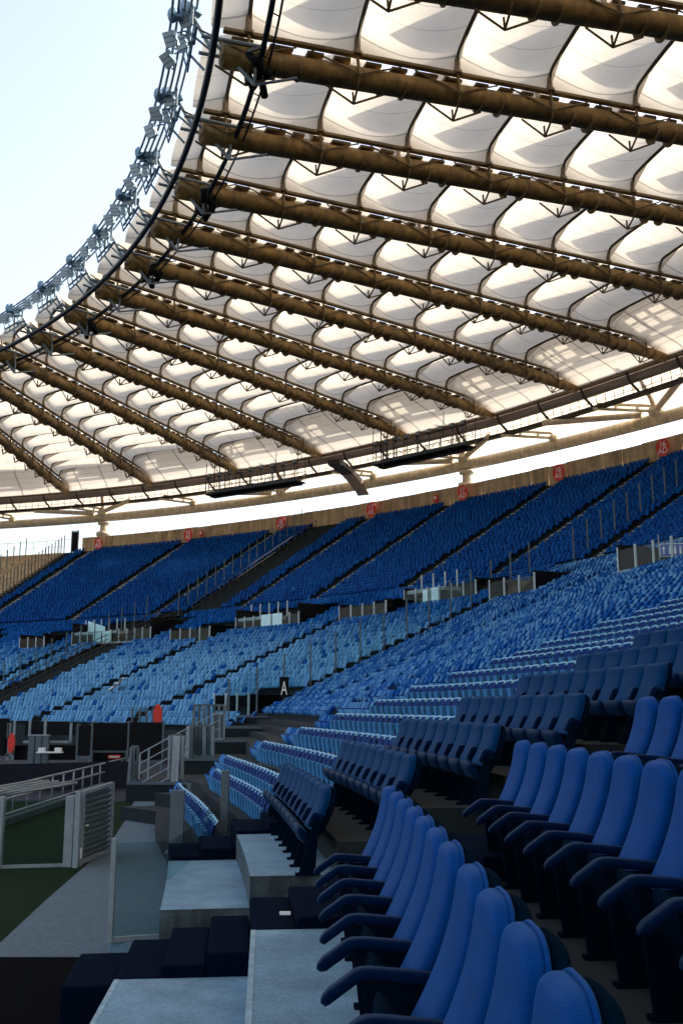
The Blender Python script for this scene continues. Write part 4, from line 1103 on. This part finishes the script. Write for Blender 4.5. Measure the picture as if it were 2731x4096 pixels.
def oval(u,v,y,w_,h_,lab):
    q=tag(link('red_oval_board',None),lab,'board'); q.location=(px(u,y),y,zv(v,y))
    m=MB(); n=20
    for yy in (-.03,.03):
        for j in range(n): a=2*PI*j/n; m.v.append((w_*math.cos(a),yy,h_*math.sin(a)))
    m.f.append(tuple(range(n))); m.f.append(tuple(range(n,2*n))[::-1])
    for j in range(n): kx=(j+1)%n; m.f.append((j,n+j,n+kx,kx))
    m.build('board_face',M['red'],q); m=MB(); m.box((.06,.08,-h_*.2),(.07,.05,h_*2)); m.build('stand_post',M['galvdk'],q)
oval(363,1643,50,.21,.55,'tall narrow red oval board above the black screens'); oval(32,1707,43.5,.15,.42,'narrow red oval board inside the shelter at far left')
# glass panels with posts above the screens
glass_fence([(px(u,52),52) for u in (305,322,338,352,372)],zv(1662,52),zv(1625,52),'short glass fence with dark posts above the black screens',postw=.1,rail=False,postmat='galvdk')
# exit terraces and steel stairs
ex=empty('exit_ramp',(-5,34,G),0,label='dark broad steps of the exit ramp climbing away beside the near seats',cat='ramp')
for (y0,y1,x0,x1,z) in ((34,38.2,-7.1,-1.2,-2.45),(38.2,42.2,-6.2,-.6,-1.9),(42.2,46.4,-5.5,-.2,-1.36),(46.4,50.4,-5.4,.6,-.9),(50.4,56,-5.2,1.5,-.45)):
    m=MB(); m.box(((x0+x1)/2+5,(y0+y1)/2-34,(z+G)/2-G),(x1-x0,y1-y0,z-G)); m.build('landing',M['conc_dark'],ex,bevel=.02)
    m=MB(); m.box(((x0+x1)/2+5,y0+.05-34,z-G-.03),(x1-x0-.02,.14,.08)); m.build('edge_strip',M['path'],ex)
def steel_rail(y,u0,v0,u1,v1,vb,n,lab,door=False):
    x0,x1=px(u0,y),px(u1,y); f=empty('stair_railing',(x0,y,zv(vb,y)),0,label=lab,cat='railing')
    z0=zv(v0,y)-zv(vb,y); z1=zv(v1,y)-zv(vb,y)
    m=MB()
    for k in range(n):
        o_=-k*.33; m.tube((0,0,z0+o_),(x1-x0,0,z1+o_),.025,6)
    m.build('rail',M['galv'],f)
    for t,zb in ((.0,0),(.3,0),(1,0)):
        m=MB(); z=z0+(z1-z0)*t; m.bar(((x1-x0)*t,0,0),((x1-x0)*t,0,z),.05,.05,up=(1,0,0)); m.build('post',M['galv'],f)
steel_rail(34.3,326,1731,392,1694,1790,5,'sloping steel stair rails nearest the pitch railing')
steel_rail(38.6,404,1688,436,1671,1745,4,'second set of sloping steel stair rails on the ramp')
steel_rail(42.6,452,1661,505,1636,1700,3,'highest set of sloping steel stair rails on the ramp')
def barrier(y,us,v0,v1,lab,w_=.10):
    f=empty('turnstile_barrier',(px(us[0],y),y,zv(v1,y)),0,label=lab,cat='barrier')
    for u in us:
        m=MB(); x=px(u,y)-px(us[0],y); m.bar((x,rnd.uniform(-.3,.3),0),(x,0,zv(v0,y)-zv(v1,y)),w_,w_,up=(1,0,0)); m.build('post',M['galv' if rnd.random()<.4 else 'galvdk'],f)
    m=MB(); x1=px(us[-1],y)-px(us[0],y); h=zv(v0,y)-zv(v1,y); m.bar((0,0,h),(x1,0,h),.1,.1); m.bar((0,0,.05),(x1,0,.05),.16,.1); m.build('rail',M['galvdk'],f)
    m=MB(); m.quad((0,.05,.1),(x1,.05,.1),(x1,.05,h),(0,.05,h)); m.build('glass_panel',M['glass'],f)
barrier(34.6,[306,312,321],1716,1795,'slim grey steel gate posts where the pitch railing ends',.09)
barrier(34.8,[393,399,405,413,422],1690,1795,'dense steel post barrier at the bottom landing',.12)
barrier(39,[434,443,452,461,471,482,490],1668,1742,'dense steel post barrier at the middle landing',.13)
barrier(47,[447,458,469,480,492,504,516],1620,1668,'tall grey post barrier at the top landing',.12)
f=empty('mesh_door',(px(503,43),43,zv(1700,43)),0,label='pale blue mesh door at the upper ramp landing',cat='door')
m=MB(); wd=px(516,43)-px(490,43); h=zv(1640,43)-zv(1700,43)
for s in (-1,1): m.bar((s*wd/2,0,0),(s*wd/2,0,h),.07,.07,up=(1,0,0))
m.bar((-wd/2,0,h),(wd/2,0,h),.07,.07); m.bar((-wd/2,0,.05),(wd/2,0,.05),.07,.07); m.build('frame',M['galv'],f)
m=MB(); m.box((0,0,h/2),(wd*.9,.02,h*.95)); m.build('door_leaf',M['louvre'],f)
# steel end panels by the near plastic rows
for n,(u,vt,vb,y,w_) in enumerate([(415,1815,1960,19.6,.26),(521,1770,1950,20.0,.15),(440,1800,1880,24,.10)]):
    f=empty('steel_post',(px(u,y),y,zv(vb,y)),0,label=['broad grey steel post in front of the curved seat row ends','narrower grey steel post between the curved seat row ends','thin grey steel post furthest back by the seat row ends'][n],cat='post')
    m=MB(); m.box((0,0,(zv(vt,y)-zv(vb,y))/2),(w_,.12,zv(vt,y)-zv(vb,y))); m.build('post_body',M['galvdk'],f,bevel=.01); m=MB(); m.box((0,0,.02),(w_+.14,.26,.04)); m.build('base_plate',M['galvdk'],f)
# letter A sign
f=empty('letter_sign',(px(652,50),50,zv(1602,50)),0,label='black sign box with a white letter A above the near plastic seats',cat='sign')
m=MB(); m.box((0,0,.5),(.46,.12,1.0)); m.build('sign_box',M['black'],f); t=link('lettering',text_mesh('A',.95,M['white']),f); t.rotation_euler=(R_(90),0,0); t.scale=(.5,1,1); t.location=(0,-.07,.42)
m=MB(); m.box((0,.1,-.2),(.1,.1,1.0)); m.build('post',M['galvdk'],f)
# toilets sign
y=46.5; f=empty('toilet_sign',(px(1566,y),y,zv(1290,y)),R_(-8),label='blue sign with a white arrow and toilet figures at the right edge',cat='sign')
m=MB(); m.box((0,0,.55),(1.15,.06,.62)); m.build('sign_plate',M['white'],f); m=MB(); m.box((0,-.035,.55),(1.09,.02,.56)); m.build('sign_face',M['signblue'],f)
m=MB(); m.box((-.4,-.05,.5),(.05,.01,.3)); m.v+=[(-.5,-.05,.6),(-.3,-.05,.6),(-.4,-.05,.74)]; nn=len(m.v); m.f.append((nn-3,nn-2,nn-1))
for xx in (-.12,.12,.36): m.box((xx,-.05,.5),(.09,.01,.28)); m.ellipsoid((xx,-.05,.7),(.045,.01,.045),8,4)
m.build('symbols',M['white'],f)
for s in (-.6,.6): m=MB(); m.bar((s,.03,-.9),(s,.03,1.3),.05,.05,up=(1,0,0)); m.build('post',M['galv'],f)
# discarded white sheet on the far seats
f=tag(link('white_plastic_sheet',None),'crumpled white plastic sheet lying on the faded far seats at left','sheet'); f.location=pol(103.3,44.3,.9)
m=MB(); r3=random.Random(5)
for i in range(7):
    for j in range(5): m.v.append((-.5+.17*i+r3.uniform(-.05,.05),-.5+.22*j+r3.uniform(-.06,.06),.2+.16*i+r3.uniform(-.1,.1)))
for i in range(6):
    for j in range(4): o_=i*5+j; m.f.append((o_,o_+1,o_+6,o_+5))
mm_=m.build('sheet_fold',M['white'],f,True); s_=mm_.modifiers.new('s','SOLIDIFY'); s_.thickness=.02
